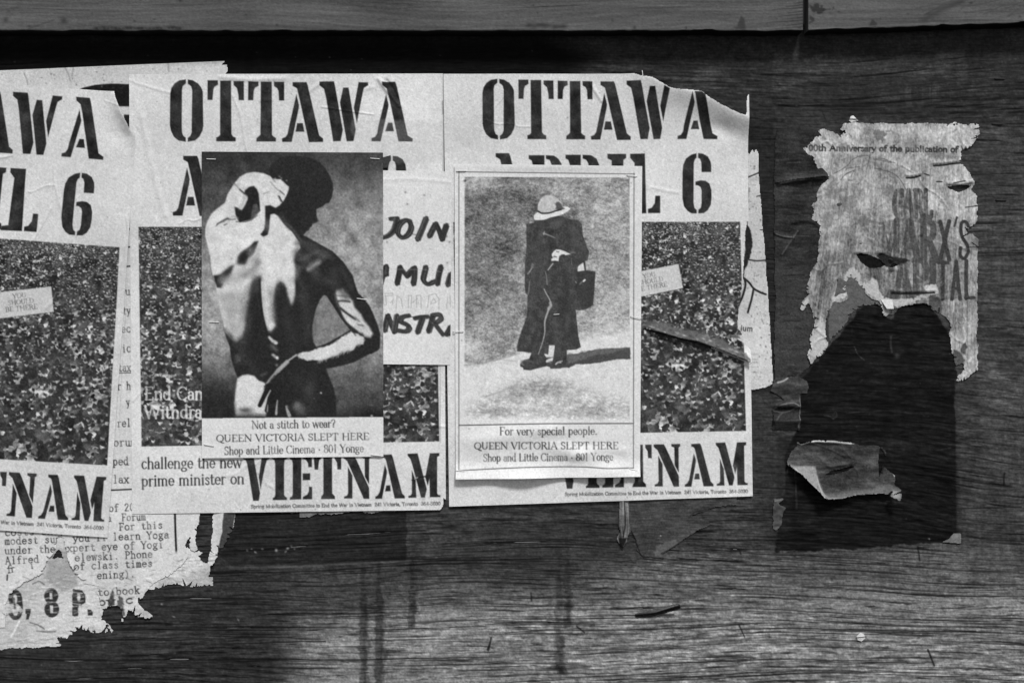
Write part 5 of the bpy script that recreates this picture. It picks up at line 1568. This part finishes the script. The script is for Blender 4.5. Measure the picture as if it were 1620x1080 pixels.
c = Canvas(200, 795, 380, 940, 2)
c.paper(205, 631, 6)
c.poly([(355, 800), (374, 800), (366, 846), (353, 868), (345, 866), (352, 842)], 66, .8, rough=.4)
k = rng(69)
for _ in range(130):
    x, y = k.uniform(235, 338), k.uniform(874, 930)
    L = k.uniform(3, 14)
    c.line([(x, y), (x + L, y + k.uniform(-2, 2))], k.uniform(.7, 2), k.choice([110, 130, 150, 165, 230]), .8, k.uniform(.3, .75))
c.poly([(255, 910), (337, 908), (338, 926), (250, 928)], 160, 3, .6, rough=3, rs=3)
c.H += .25 * np.clip(noise(c.h, c.w, 2.5, 5, 634), 0, 2) * np.clip((c.grid()[1] - 868) / 10, 0, 1)
c.hump(352, 830, 8, 30, 3)
c.hump(335, 895, 8, 14, 3)
c.grain(5, 632, .5)
c.keep([(339, 795), (374, 795), (369, 828), (364, 848), (352, 866), (345, 863), (344, 870), (343, 880), (340, 890), (334, 896), (333, 908), (330, 910), (337, 912), (337.5, 927), (325, 925), (305, 928), (280, 924), (262, 926), (246, 930), (230, 934),
        (215, 934), (240, 880), (285, 866), (296, 868), (300, 858), (298, 850), (303, 852), (305, 868), (310, 872), (321, 872), (316, 880), (322, 888), (327, 889), (332, 878), (335, 862)], rough=.9, rs=1.2, seed=7, fray=150)
sheet("torn_strip", c, [(205, 798), (376, 798), (376, 936), (205, 936)], 1.5, M_PAPER, "white torn paper strips hanging below the middle OTTAWA poster", "torn paper")

c = Canvas(440, 780, 650, 830, 2)
c.paper(120, 641, 12)
c.grain(6, 642)
c.H += .25 * noise(c.h, c.w, 8, 14, 643)
c.poly([(455, 790), (475, 795), (474, 812), (455, 812)], 70, 2)
c.keep([(450, 785), (640, 785), (636, 803), (624, 810), (612, 806), (590, 811), (566, 809), (540, 812), (512, 813), (500, 814), (490, 817), (474, 818), (475, 809), (462, 811), (455, 808)], rough=1.0, rs=2)
sheet("paper_remnant", c, [(445, 783), (645, 783), (645, 822), (445, 822)], 1.6, M_PAPER, "grey torn edge of an old bill under the middle OTTAWA poster", "torn paper")

# ------------------------------------------------------------------ narrow white flyer at the right edge of the right march poster
c = Canvas(1120, 225, 1232, 625, 2)
c.paper(192, 701, 7)
k = rng(70)
for _ in range(150):
    c.blob(k.uniform(1175, 1222), k.uniform(245, 610), k.uniform(.5, 1.6), k.uniform(.5, 1.6), k.choice([70, 110]), k.uniform(.4, .9))
c.poly([(1181, 348), (1187, 364), (1189.5, 380), (1188, 398), (1184, 412), (1178, 428), (1177, 442), (1173, 440), (1176, 415), (1180, 395), (1178, 370)], 34, .9, rough=.8)
for p, w_ in [([(1182, 281), (1192, 277), (1200, 273.5)], 2.2), ([(1185, 411), (1198, 412.5), (1212, 411.5)], 2.2), ([(1177, 440), (1185, 447), (1192, 456), (1202, 462), (1211.5, 465.5)], 3.2), ([(1192, 457), (1189, 472), (1183, 494)], 3.4), ([(1178, 441), (1179, 452), (1174, 470), (1169, 480)], 3.6), ([(1197, 311), (1203, 309)], 1.5)]:
    c.line(p, w_, 34, .6, 1, True)
c.poly([(1178, 285), (1184, 283), (1186, 300), (1180, 330)], 120, 1.5, .8, rough=2)
c.text("ium", 1171, 522.5, 1191, 524, 8.2, 44, 'sans', 1.15, .1)
for y in (560, 568, 573, 580, 588):
    c.line([(1187, y), (1199, y + .6)], .9, 140, .4, .6)
c.line([(1205, 505), (1208, 512)], 1, 90, .6, .8)
c.grain(5, 702, .5)
c.crumple(.5, 703, 14)
c.hump(1194, 280, 10, 5, 1.6)
c.keep([(1125, 250), (1180, 246), (1183, 241), (1186, 247), (1190, 236), (1193, 243), (1196, 236), (1200, 245), (1201, 290), (1205, 330), (1209, 380), (1211.5, 410), (1213, 440), (1217, 500), (1221, 560), (1223.5, 600), (1221, 607), (1214, 611), (1202, 614), (1190, 616.5), (1125, 618)], rough=.35, rs=1)
sheet("narrow_flyer", c, [(1122, 228), (1230, 228), (1230, 622), (1122, 622)], 1.8, M_PAPER, "narrow white flyer with black scribbled lines beside the right OTTAWA poster", "flyer")

# ------------------------------------------------------------------ the torn bill at the right, in layers
c = Canvas(1215, 180, 1560, 640, 2)
c.paper(47, 801, 3)
c.v *= 1 + .16 * noise(c.h, c.w, 14, 22, 802) + .10 * noise(c.h, c.w, 1.5, 9, 803)
c.poly([(1222, 420), (1300, 420), (1320, 520), (1250, 616), (1222, 616)], 56, 8, .7)
c.poly([(1348, 398), (1364, 396), (1402, 408), (1424, 416), (1412, 428), (1374, 428)], 15, 1.5)
c.poly([(1330, 430), (1352, 432), (1385, 470), (1400, 490), (1360, 500), (1312, 540), (1310, 480)], 92, 1.5, .95, rough=1.5)
k = rng(71)
for _ in range(70):
    x, y = k.uniform(1226, 1290), k.uniform(215, 600)
    c.line([(x, y), (x + k.uniform(4, 22), y + k.uniform(-2, 2))], k.uniform(.6, 1.8), k.choice([26, 30, 80]), .7, .7)
c.line([(1237, 402), (1252, 380), (1262, 365)], 2, 88, 1, .8)
c.crease([(1237, 402), (1252, 380), (1262, 365)], 3, 1.8)
d0 = c.grid()
tearY = np.interp(d0[0] + 0 * d0[1], [1228, 1256, 1275, 1300, 1320], [290, 284.5, 283, 280, 281])
dd = (d0[1] - tearY)
win = np.clip((d0[0] - 1224) / 8, 0, 1) * np.clip((1312 - d0[0]) / 12, 0, 1)
c.H += win * np.where(dd < 0, 7 * np.exp(-(np.clip(-dd, 0, 99) / 8)), -.8)
c.poly([(1231, 289), (1256, 283.5), (1276, 283), (1272, 285), (1257, 286), (1235, 291)], 130, .7, .8)
c.poly([(1234, 292), (1258, 287), (1290, 284), (1314, 282), (1300, 294), (1262, 297)], 24, 1.2, .9)
c.crease([(1225, 369), (1240, 374), (1254, 376)], 2.2, 2.5)
c.line([(1227, 370), (1238, 374.5), (1252, 375.5)], 1.3, 120, .6, .8)
c.crease([(1255, 352), (1270, 349), (1285, 351), (1298, 360)], 3, 2.2)
c.line([(1240, 436), (1272, 434.5)], 1.6, 26, .6, .9)
c.line([(1245, 600), (1262, 592), (1268, 597)], .8, 100, .6, .4)
c.grain(5, 804, .5)
c.H += .25 * noise(c.h, c.w, 6, 10, 805) + .3
c.keep([(1226, 205), (1262, 208), (1276, 204), (1300, 210), (1320, 260), (1420, 400), (1478, 450), (1490, 470), (1488, 496), (1474, 486), (1466, 476), (1440, 477), (1426, 484), (1420, 492), (1412, 500), (1405, 498), (1396, 486), (1388, 479), (1372, 480), (1364, 482),
        (1356, 487), (1349, 492), (1344, 499), (1338, 513), (1332, 521), (1322, 530), (1316, 531), (1312, 540), (1306, 552), (1296, 565), (1284, 576), (1276, 584), (1268, 594), (1262, 597), (1254, 594), (1242, 597), (1226, 603), (1224, 560), (1227, 480), (1224, 300)], rough=.9, rs=1.6, fray=120)
sheet("old_brown_bill", c, [(1218, 190), (1500, 190), (1500, 612), (1218, 612)], 1.4, M_PAPER, "dark weathered bill layer under the torn white bill at right", "torn paper")

c = Canvas(1255, 185, 1560, 620, 2)
c.paper(160, 811, 6)
gx, gy = c.grid()
xx, yy = gx + 0 * gy, gy + 0 * gx
hh, ww = c.h + 200, c.w + 200
st = noise(hh, ww, 34, 1.5, 812)
st2 = noise(hh, ww, 60, 4.5, 813)
shx = np.arange(c.w)[None, :] + 100 - (np.arange(c.h)[:, None] - c.h / 2) * -.13 * np.clip((1470 - gx) / 150, 0, 1)
shy = np.arange(c.h)[:, None] + 60.0 + 0 * shx
streak = bilin(st, shx, shy) + .6 * bilin(st2, shx, shy)
body = np.interp(yy, [190, 240, 300, 340, 380, 430, 480, 560, 610], [160, 156, 152, 138, 120, 116, 128, 140, 150])
body += 22 * np.clip((xx - 1490) / 40, 0, 1) + 10 * np.clip((1330 - xx) / 60, 0, 1) * (yy < 280)
c.v = (body + 4 + 9 * streak * np.clip((yy - 200) / 80, .35, 1) + 7 * noise(c.h, c.w, 3, 3, 814) + 13 * noise(c.h, c.w, 16, 14, 815) + 10 * noise(c.h, c.w, 3, .9, 826)).astype(np.float32)
c.text("00th Anniversary of the publication of W", 1279, 238.5, 1535, 241, 9, 48, 'sans', 1.6, .3, cls=1, seed=21)
for p in [[(1338, 270), (1345, 256), (1358, 248), (1370, 246), (1376, 249)], [(1382, 252), (1396, 251), (1408, 256), (1416, 258)], [(1382, 252.5), (1395, 254), (1410, 257.5)], [(1342, 266), (1360, 264)], [(1376, 246), (1374, 256), (1371, 268)],
          [(1383, 266), (1400, 270), (1412, 274), (1422, 282), (1429, 292), (1433, 300)], [(1320, 274), (1332, 268), (1345, 258)], [(1330, 285), (1338, 276), (1350, 270)], [(1346, 280), (1352, 268)]]:
    c.line(p, 1.3, 78, .6, .75, True)
worn = np.clip(noise(c.h, c.w, 26, 1.6, 816) * .5 + .35 + noise(c.h, c.w, 3, 2, 817) * .25, 0, 1)
pre = c.v.copy()
c.text("CARL", 1413, 343, 1475, 343, 42, 60, 'cond', 1.0, .2, cls=1, seed=22)
c.text("MAR", 1386, 410.5, 1484, 410.5, 61, 66, 'cond', .95, .1, cls=1, seed=23)
c.text("CAPI", 1384, 473, 1482, 473, 61, 68, 'cond', .95, .1, cls=1, seed=24)
for p, w_ in [([(1487.5, 351), (1501.5, 410.5)], 5.6), ([(1501.5, 350), (1487.5, 410.5)], 5.6), ([(1484, 415.5), (1499, 415.5)], 4.5), ([(1491.8, 415), (1491, 473)], 5), ([(1512.5, 414), (1506, 473)], 5), ([(1512.5, 414), (1518.5, 473)], 5), ([(1508, 456), (1517, 456)], 3.5), ([(1528.5, 413), (1528.2, 472)], 5.2), ([(1527, 470.8), (1540.5, 471)], 4.5)]:
    c.line(p, w_ * 1.22, 54, .6, .97, cls=1)
fade = np.clip((1490 - xx) / 60, 0, 1) * worn * .6 + .05
fade = np.clip(np.maximum(fade, np.clip((1404 - xx) / 14, 0, 1)), 0, 1)
c.v = c.v * (1 - fade) + pre * fade
c.c[(fade > .55) & (yy > 280)] = 0
c.line([(1514, 344), (1510, 358)], (3.6, 3), 62, .6, 1, cls=1)
c.line([(1532, 358), (1528, 351), (1522, 352), (1520, 362), (1522, 375), (1530, 388), (1531, 400), (1525, 409), (1519, 404), (1519.5, 392)], 5.4, 52, .6, 1, True, cls=1)
c.text("ole", 1488, 512, 1528, 513, 17, 88, 'thin', 1.0, .35, seed=25)
# skinned white fibres along the torn edges
for pts in ([(1336, 450), (1338, 438), (1342, 424), (1350, 424), (1358, 436), (1366, 448), (1371, 452), (1366, 456), (1356, 450), (1346, 436), (1340, 452), (1336, 470), (1316, 478), (1314, 470)],
            [(1372, 455), (1380, 440), (1386, 446), (1392, 458), (1400, 470), (1420, 476), (1440, 470), (1470, 462), (1478, 458), (1478, 466), (1455, 474), (1440, 480), (1420, 484), (1396, 480), (1378, 466)],
            [(1292, 510), (1304, 508), (1308, 535), (1310, 545), (1300, 560), (1290, 566), (1280, 564), (1284, 550), (1282, 536), (1290, 526)], [(1266, 492), (1270, 478), (1278, 468), (1282, 476), (1274, 484), (1270, 498)], [(1460, 448), (1480, 450), (1482, 462), (1462, 460)]):
    c.poly(pts, 182, 1.2, .95, rough=1.6, rs=1.6)
c.poly([(1470, 470), (1476, 464), (1488, 470), (1489, 488), (1486, 496), (1474, 494), (1470, 484)], 78, 1.2, .9, rough=1)
c.poly([(1508, 552), (1520, 556), (1527, 570), (1522, 588), (1512, 590), (1508, 575)], 72, 1.2, .9, rough=1.2)
c.poly([(1521, 543), (1528, 540), (1531, 550), (1526, 558), (1520, 555)], 70, 1.2, .9, rough=1)
k = rng(72)
for _ in range(320):
    x, y = k.uniform(1285, 1520), k.uniform(205, 460)
    c.line([(x, y), (x + k.uniform(-2, 7), y + k.uniform(-6, 6))], k.uniform(.6, 2.6), k.choice([70, 90, 105, 180]), .8, k.uniform(.2, .6))
for p, w_ in [([(1477, 262.5), (1492, 261.5), (1505, 259.5), (1520, 258)], 2.4), ([(1434, 281.5), (1446, 281), (1456, 278)], 2.8), ([(1463, 275), (1470, 277.5)], 1.8), ([(1482, 287.5), (1490, 287.5)], 2), ([(1508, 290), (1526, 286.5)], 1.8), ([(1528, 328), (1543, 326)], 1.4), ([(1530, 391), (1546, 391)], 1.3), ([(1411, 464), (1440, 464.5), (1478, 463)], 2.8)]:
    c.line(p, w_, 28, .6, .95, True)
c.blob(1458, 373, 2.6, 2, 30, .95)
c.poly([(1418, 296), (1428, 293), (1433, 300), (1420, 305)], 60, 1.5, .0)
# eye-shaped rip with curled lips, and the slits at the right
c.poly([(1386, 404), (1392, 400), (1410, 406), (1424, 408), (1440, 412), (1420, 418), (1402, 424)], 34, 1.0, 1, rough=.8)
for x, y, a_, b_, v_ in [(1388, 212, 7, 9, 84), (1372, 205, 6, 4, 120), (1330, 232, 6, 5, 110), (1405, 300, 5, 4, 100), (1320, 300, 14, 9, 116), (1345, 330, 12, 14, 112), (1310, 345, 12, 9, 118), (1362, 352, 9, 7, 96), (1475, 245, 14, 6, 110), (1440, 228, 9, 5, 112)]:
    c.poly(ring(x, y, a_, b_), v_, 2.0, .6, rough=3.5, rs=1.6, seed=int(x))
c.grain(6, 818, .5)
c.crumple(.5, 819, 12)
c.wrinkles(42, 820, 1.0)
c.hump(1394, 399, 9, 3.5, 4)
c.hump(1412, 426, 14, 4, 2.4)
c.hump(1408, 413, 5, 6, -2.0)
c.cut([(1353, 402), (1362, 400), (1374, 402), (1386, 407), (1394, 412), (1400, 419), (1392, 424), (1376, 424), (1362, 414)], rough=.5)
c.cut([(1404, 424), (1412, 416), (1420, 419), (1410, 424)], rough=.4)
c.hump(1362, 399, 12, 3, 3.5)
c.hump(1385, 427, 20, 3, -1.0)
c.crease([(1477, 258), (1492, 257), (1505, 255.5), (1520, 254)], 3, 2.8)
c.crease([(1434, 277), (1446, 277), (1456, 274)], 2.6, 2)
c.crease([(1500, 290.5), (1520, 290.5), (1535, 288)], 3, 3.2)
c.crease([(1490, 295), (1510, 270), (1520, 262)], 4, 1.4)
c.crease([(1412, 460), (1440, 460.5), (1478, 459)], 2.6, 2.4)
c.cut([(1494, 295), (1508, 293.5), (1528, 292), (1536, 294), (1530, 299), (1517, 303), (1503, 300)], rough=.6)
ex = np.clip((xx - 1520) / 26, 0, 1)
c.H += 8 * ex ** 2 * np.exp(-((yy - 205) / 30) ** 2) + 7 * ex ** 1.5 * np.exp(-((yy - 285) / 16) ** 2) + 5 * ex ** 2 * np.exp(-((yy - 372) / 14) ** 2)
c.hump(1345, 198, 12, 6, 1.2)
c.keep([(1334, 195), (1345, 194.5), (1400, 195.5), (1470, 194.5), (1500, 196), (1520, 197), (1547, 198), (1546, 212), (1541, 222), (1536, 231), (1530, 236), (1522, 241), (1520, 252), (1520, 258), (1526, 262), (1533, 272), (1538, 283), (1541, 292), (1534, 300), (1540, 306), (1547, 310),
        (1546, 324), (1541, 326), (1547, 327), (1547, 348), (1540, 356), (1530, 362), (1526, 364), (1538, 370), (1546, 378), (1547, 400), (1547, 585), (1540, 590), (1530, 600), (1518, 604), (1512, 602), (1518, 594), (1525, 584), (1522, 574), (1512, 580), (1508, 566), (1505, 548), (1503, 536), (1498, 528),
        (1506, 518), (1500, 508), (1492, 500), (1486, 497), (1480, 492), (1474, 494), (1472, 484), (1466, 480), (1450, 480), (1436, 482), (1424, 488), (1412, 489), (1404, 500), (1400, 504), (1396, 494), (1394, 482), (1388, 474), (1376, 470), (1370, 466), (1366, 456), (1360, 450), (1352, 440), (1346, 434),
        (1340, 440), (1338, 460), (1344, 472), (1330, 478), (1318, 478), (1316, 488), (1310, 494), (1306, 510), (1306, 528), (1310, 540), (1308, 550), (1300, 558), (1290, 568), (1283, 574), (1280, 566), (1279, 558), (1284, 548), (1281, 536), (1286, 526), (1290, 510), (1288, 494), (1278, 480), (1270, 492), (1264, 490), (1270, 476), (1277, 468),
        (1276, 458), (1281, 440), (1284, 424), (1292, 412), (1296, 400), (1296, 384), (1298, 370), (1298, 358), (1284, 346), (1287, 334), (1284, 322), (1292, 316), (1294, 304), (1300, 292), (1312, 280), (1302, 276), (1294, 268), (1288, 256), (1286, 248), (1280, 246), (1276, 242), (1270, 234), (1278, 233), (1280, 226), (1287, 220), (1292, 216),
        (1300, 215), (1294, 206), (1300, 203), (1312, 206), (1320, 208), (1326, 214), (1334, 214), (1336, 208), (1330, 204)], rough=.9, rs=.9, seed=8, fray=330)
sheet("torn_white_bill", c, [(1258, 188), (1555, 188), (1555, 612), (1258, 612)], 2.7, M_PAPER, "torn white bill about MARX'S CAPITAL, streaked and ripped, at right", "bill", parts={1: "faded_lettering"})
c = Canvas(1384, 466, 1420, 500, 2, 196)
c.grain(5, 830)
c.H += 5 * np.clip((c.grid()[1] - 474) / 18, 0, 1)
sheet("hanging_scrap", c, [(1393, 473), (1411.5, 473), (1413, 488.5), (1402, 488.5)], 3.4, M_PAPER, "little white square of paper hanging from the torn white bill", "scrap")

# ------------------------------------------------------------------ curling flap and shreds on the dark bare wood
c = Canvas(1236, 686, 1432, 800, 2)
c.paper(58, 841, 5)
c.v *= 1 + .12 * noise(c.h, c.w, 5, 12, 842) + .08 * noise(c.h, c.w, 1.2, 6, 843)
gx, gy = c.grid()
xx, yy = gx + 0 * gy, gy + 0 * gx
c.poly([(1246, 733), (1254, 736), (1290, 737), (1292, 750), (1300, 778), (1312, 786), (1296, 784), (1270, 762)], 140, 2.5, .95)  # light on the turned-up corner painted in as paler grey
c.poly([(1290, 784), (1330, 776), (1380, 772), (1405, 764), (1422, 772), (1418, 790), (1390, 786), (1330, 790), (1300, 790)], 104, 5, .8)
c.poly([(1408, 774), (1420, 774), (1417, 789), (1408, 784)], 150, 2, .9)
c.line([(1292, 752), (1294, 765), (1296, 776)], 1.5, 175, .7, .8)
c.line([(1262, 700), (1290, 697), (1350, 701)], 2.5, 190, 1, .8)
c.poly([(1392, 706), (1404, 720), (1414, 748), (1400, 730), (1396, 750), (1390, 745)], 28, 1, .9)
for _ in range(40):
    x, y = k.uniform(1260, 1400), k.uniform(705, 780)
    c.blob(x, y, k.uniform(1, 5), k.uniform(.6, 2), k.choice([42, 82, 90]), .5)
c.grain(5, 844, .5)
c.line([(1261, 699), (1268, 702), (1280, 698), (1290, 697), (1320, 698), (1346, 701)], 2.6, 215, .7, .95)
c.line([(1403, 728), (1409, 738), (1414, 752)], 2.4, 205, .7, .95)  # lit strip along the right edge, painted in pale
c.line([(1256, 740), (1270, 754), (1294, 778), (1300, 785)], 1.4, 190, .6, .8)
c.line([(1300, 786), (1330, 786), (1350, 782.5), (1372, 781), (1388, 779.5), (1402, 781), (1416, 788)], 1.6, 150, .6, .8)
c.line([(1292, 738), (1293, 752), (1296, 768), (1302, 780)], 1.0, 60, .5, .8)
c.wrinkles(14, 846, .9)
bend = np.clip((1296 - xx) / 46 + (yy - 742) / 60, 0, 1.2)
c.H += 26 * bend ** 1.6 * np.clip((yy - 728) / 22, 0, 1)
c.H += 13 * np.clip((yy - 755) / 30, 0, 1) ** 1.5
c.H += 14 * np.clip((xx - 1395) / 24, 0, 1) ** 1.4 * np.clip((yy - 735) / 30, 0, 1)
c.H += 5 * np.exp(-((yy - 697) / 5) ** 2) * np.clip((1360 - xx) / 60, 0, 1)
c.hump(1325, 735, 26, 4, 4, -.12)
c.hump(1380, 740, 16, 12, 1.2)
c.H += .3 * noise(c.h, c.w, 6, 8, 845)
c.cut([(1305, 751), (1316, 744), (1334, 740), (1353, 736), (1342, 743), (1328, 748), (1312, 751)], rough=.3)
c.cut([(1391, 706), (1396, 712), (1402, 722), (1408, 740), (1415, 752), (1404, 742), (1396, 733), (1391, 758), (1390, 730)], rough=.4)
c.keep([(1261, 698), (1266, 703), (1280, 697), (1290, 696), (1320, 697), (1346, 700), (1360, 704), (1385, 704), (1396, 708), (1402, 716), (1401, 726), (1408, 735), (1414, 752), (1413, 764), (1421, 774), (1417, 789), (1402, 781), (1388, 779), (1372, 781), (1350, 782), (1330, 786), (1312, 787), (1300, 785), (1294, 778), (1270, 754), (1255, 740), (1244, 734), (1248, 722), (1254, 712), (1262, 706)], rough=.6, rs=1.0, fray=60)
sheet("curled_flap", c, [(1240, 690), (1428, 690), (1428, 794), (1240, 794)], 1.2, M_PAPER, "ragged grey flap of paper curling off the dark bare wood", "torn paper")

c = Canvas(1215, 590, 1290, 690, 2)
c.paper(66, 851, 4)
c.v *= 1 + .14 * noise(c.h, c.w, 3, 10, 852)
c.poly([(1222, 640), (1272, 634), (1270, 684), (1222, 682)], 40, 2, .9)
for p, w_, v_ in [([(1223, 647), (1236, 640), (1255, 637), (1264, 642)], 1.6, 120), ([(1222, 649), (1240, 652), (1256, 647)], 1.2, 105), ([(1228, 664), (1234, 656), (1240, 652)], 2, 80), ([(1266, 628), (1266, 650), (1263, 676)], 1.6, 130), ([(1230, 605), (1240, 602), (1246, 598)], 2.4, 170), ([(1228, 668), (1262, 666)], 6, 72)]:
    c.line(p, w_, v_, .8, .9, True)
c.poly([(1226, 642), (1240, 640), (1258, 642), (1250, 648), (1232, 648)], 20, 1, .9)
c.poly([(1224, 676), (1262, 672), (1264, 681), (1224, 681)], 18, 2, .8)
c.grain(4, 853)
yy = c.grid()[1] + 0 * c.grid()[0]
c.H += 5 * np.exp(-((yy - 642) / 5) ** 2) + 6 * np.exp(-((yy - 664) / 6) ** 2) + 2.5 * np.exp(-((yy - 612) / 8) ** 2)
c.keep([(1226, 596), (1262, 595), (1276, 604), (1279, 614), (1276, 622), (1266, 622), (1266, 680), (1222, 680), (1223, 642), (1240, 632), (1234, 626), (1219, 618)], rough=.8)
sheet("paper_shred", c, [(1217, 592), (1284, 592), (1284, 686), (1217, 686)], 1.7, M_PAPER, "small brown shreds curling below the narrow white flyer", "torn paper")
c = Canvas(1480, 835, 1528, 866, 2, 105)
c.grain(6, 860)
c.blob(1512, 847, 5, 4, 135, .8)
c.keep([(1486, 858), (1500, 852), (1508, 843), (1519.5, 842), (1520, 858), (1505, 857)], rough=.5)
c.H += 1.5
sheet("paper_corner", c, [(1483, 838), (1524, 838), (1524, 862), (1483, 862)], .8, M_PAPER, "light grey corner scrap at the lower right of the dark patch", "scrap")
c = Canvas(1220, 770, 1256, 852, 2, 74)
c.v *= 1 + .12 * noise(c.h, c.w, 3, 6, 871)
c.line([(1225, 792), (1236, 790), (1243, 787)], 1.6, 130, .6, .9)
c.H += 1.2
c.keep([(1223, 788), (1242, 785), (1240, 791), (1232, 796), (1243, 802), (1238, 812), (1236, 828), (1228, 838), (1224, 836)], rough=.8)
sheet("paper_remnant", c, [(1221, 782), (1248, 782), (1248, 842), (1221, 842)], .9, M_PAPER, "grey paper remnant on the left border of the dark patch", "torn paper")
# smooth skin of old paper under the right march poster, with a splinter hanging in front of it
c = Canvas(985, 770, 1190, 895, 2)
c.paper(66, 881, 3)
c.v *= 1 + .10 * noise(c.h, c.w, 1, 8, 882) + .06 * noise(c.h, c.w, 12, 20, 884)
c.poly([(1030, 872), (1046, 862), (1075, 858), (1066, 872), (1040, 884)], 100, 3, .7, rough=3)
c.blob(1045, 847, 1.2, 1.2, 170, .9)
c.line([(997, 838), (1004, 850), (1010, 868), (1018, 881), (1050, 883)], 2.2, 26, .7, .9, True)
c.line([(1046, 875), (1060, 868), (1076, 857)], 1.6, 30, .7, .9)
c.line([(1092, 815), (1100, 809), (1128, 803)], 1.5, 28, .7, .8)
c.line([(1104, 837), (1118, 833), (1135, 826)], 1.5, 105, .8, .7)
c.grain(3.5, 883)
c.H += .8
c.keep([(990, 775), (1165, 775), (1165, 797), (1140, 802), (1118, 806), (1098, 812), (1092, 818), (1118, 822), (1128, 830), (1106, 836), (1092, 845), (1075, 857), (1058, 868), (1048, 876), (1052, 883), (1030, 882), (1017, 881), (1010, 868), (1004, 850), (996, 838), (992, 830)], rough=.9)
sheet("paper_skin", c, [(988, 772), (1180, 772), (1180, 888), (988, 888)], .8, M_PAPER, "smooth grey skin of old paper below the right OTTAWA poster", "torn paper")
c = Canvas(970, 785, 1002, 872, 2, 104)
c.v *= 1 + .2 * noise(c.h, c.w, 14, 1.2, 891)
c.line([(988, 790), (989, 830), (986, 848)], 2, 34, .7, .9)
c.line([(981, 800), (982, 830), (984, 846)], 1.6, 140, .7, .7)
c.poly([(978, 850), (992, 850), (986, 866), (980, 862)], 26, 1.5, .95)
gx = c.grid()[0]
c.H += 4 * np.exp(-((gx - 985) / 5) ** 2) * np.ones((c.h, 1), np.float32)
c.keep([(980, 788), (995, 788), (995, 826), (998, 840), (993, 846), (992, 856), (986, 865), (979, 858), (976, 850), (982, 840), (979, 830)], rough=.3)
sheet("wood_splinter", c, [(972, 787), (1000, 787), (1000, 869), (972, 869)], 2.0, M_WOOD, "upright pale splinter hanging below the right OTTAWA poster", "splinter")
c = Canvas(1000, 950, 1085, 985, 2, 70)
c.poly([(1005, 972), (1030, 970), (1055, 962), (1075, 955), (1076, 962), (1050, 970), (1030, 976), (1006, 976)], 22, .8)
c.line([(1034, 968), (1055, 961), (1072, 956)], 1, 110, .5, .8)
c.grain(4, 895)
gx, gy = c.grid()
c.H += 2.4 * np.exp(-((gy - np.interp(gx[0], [1005, 1035, 1075], [970, 967, 957])[None, :]) / 3) ** 2)
c.keep([(1004, 971), (1030, 966), (1055, 959), (1073, 953), (1078, 957), (1074, 963), (1052, 970), (1030, 977), (1006, 977)], rough=.5)
sheet("wood_splinter", c, [(1002, 951), (1082, 951), (1082, 981), (1002, 981)], .4, M_WOOD, "dark sliver lifting off the plywood near the bottom", "splinter")

# ------------------------------------------------------------------ chips, tacks and bare staples in the wood


def chip(name, pts, depth, tone, label, cat):
    me = bpy.data.meshes.new(name)
    v = [tuple(wpos(x, y, depth + dz)) for x, y, dz in pts] + [tuple(wpos(x, y, -1)) for x, y, dz in pts]
    n = len(pts)
    cx = sum(p[0] for p in pts) / n
    cy = sum(p[1] for p in pts) / n
    v.append(tuple(wpos(cx, cy, depth + 2.2)))
    f = [(i, (i + 1) % n, 2 * n) for i in range(n)] + [(i, n + i, n + (i + 1) % n, (i + 1) % n) for i in range(n)]
    me.from_pydata(v, [], f)
    me.attributes.new("tone", 'FLOAT', 'POINT').data.foreach_set("value", [float(lin(np.float32(tone)) * ALB)] * len(v))
    me.materials.append(M_PAPER)
    return link(name, me, None, label=label, category=cat)


o = chip("paper_tuft", [(1343, 191, 1), (1347, 193.5, 2), (1358, 191, 1), (1354, 187, 1.5), (1350, 183, .6), (1346, 184, 1)], 1.0, 205, "white tuft of paper caught above the torn white bill", "scrap")
staple(o, 1344.5, 188.2, 1357, 188.6, 2.6, 1.2, .0005, M_RUST)
o = chip("paper_tuft", [(1355, 1006, .6), (1357, 1012, 1), (1363, 1014, 1.4), (1369, 1009, 1), (1367, 1003, .6), (1361, 1000, .8)], 1.0, 200, "white chip of paper stuck alone on the lower plywood", "scrap")
staple(o, 1355, 1007.5, 1369, 1006.5, 2.6, .9, .0004, M_RUST)
for x, y, s in [(1574, 124.5, "highest rusty staple at the upper right of the bare plywood"), (1570, 196, "rusty staple level with the top of the torn white bill"), (1576, 316.5, "lowest rusty staple right of the torn white bill")]:
    staple(None, x, y, x + 15, y + .6, .4, .8, .0013, M_RUST, label=s, category="staple", group="rusty staples in the bare plywood")
staple(None, 1016, 112, 1017, 121, .8, 1.0, .0007, M_STEEL, label="upright bright staple above the drooping corner of the right OTTAWA poster", category="staple")
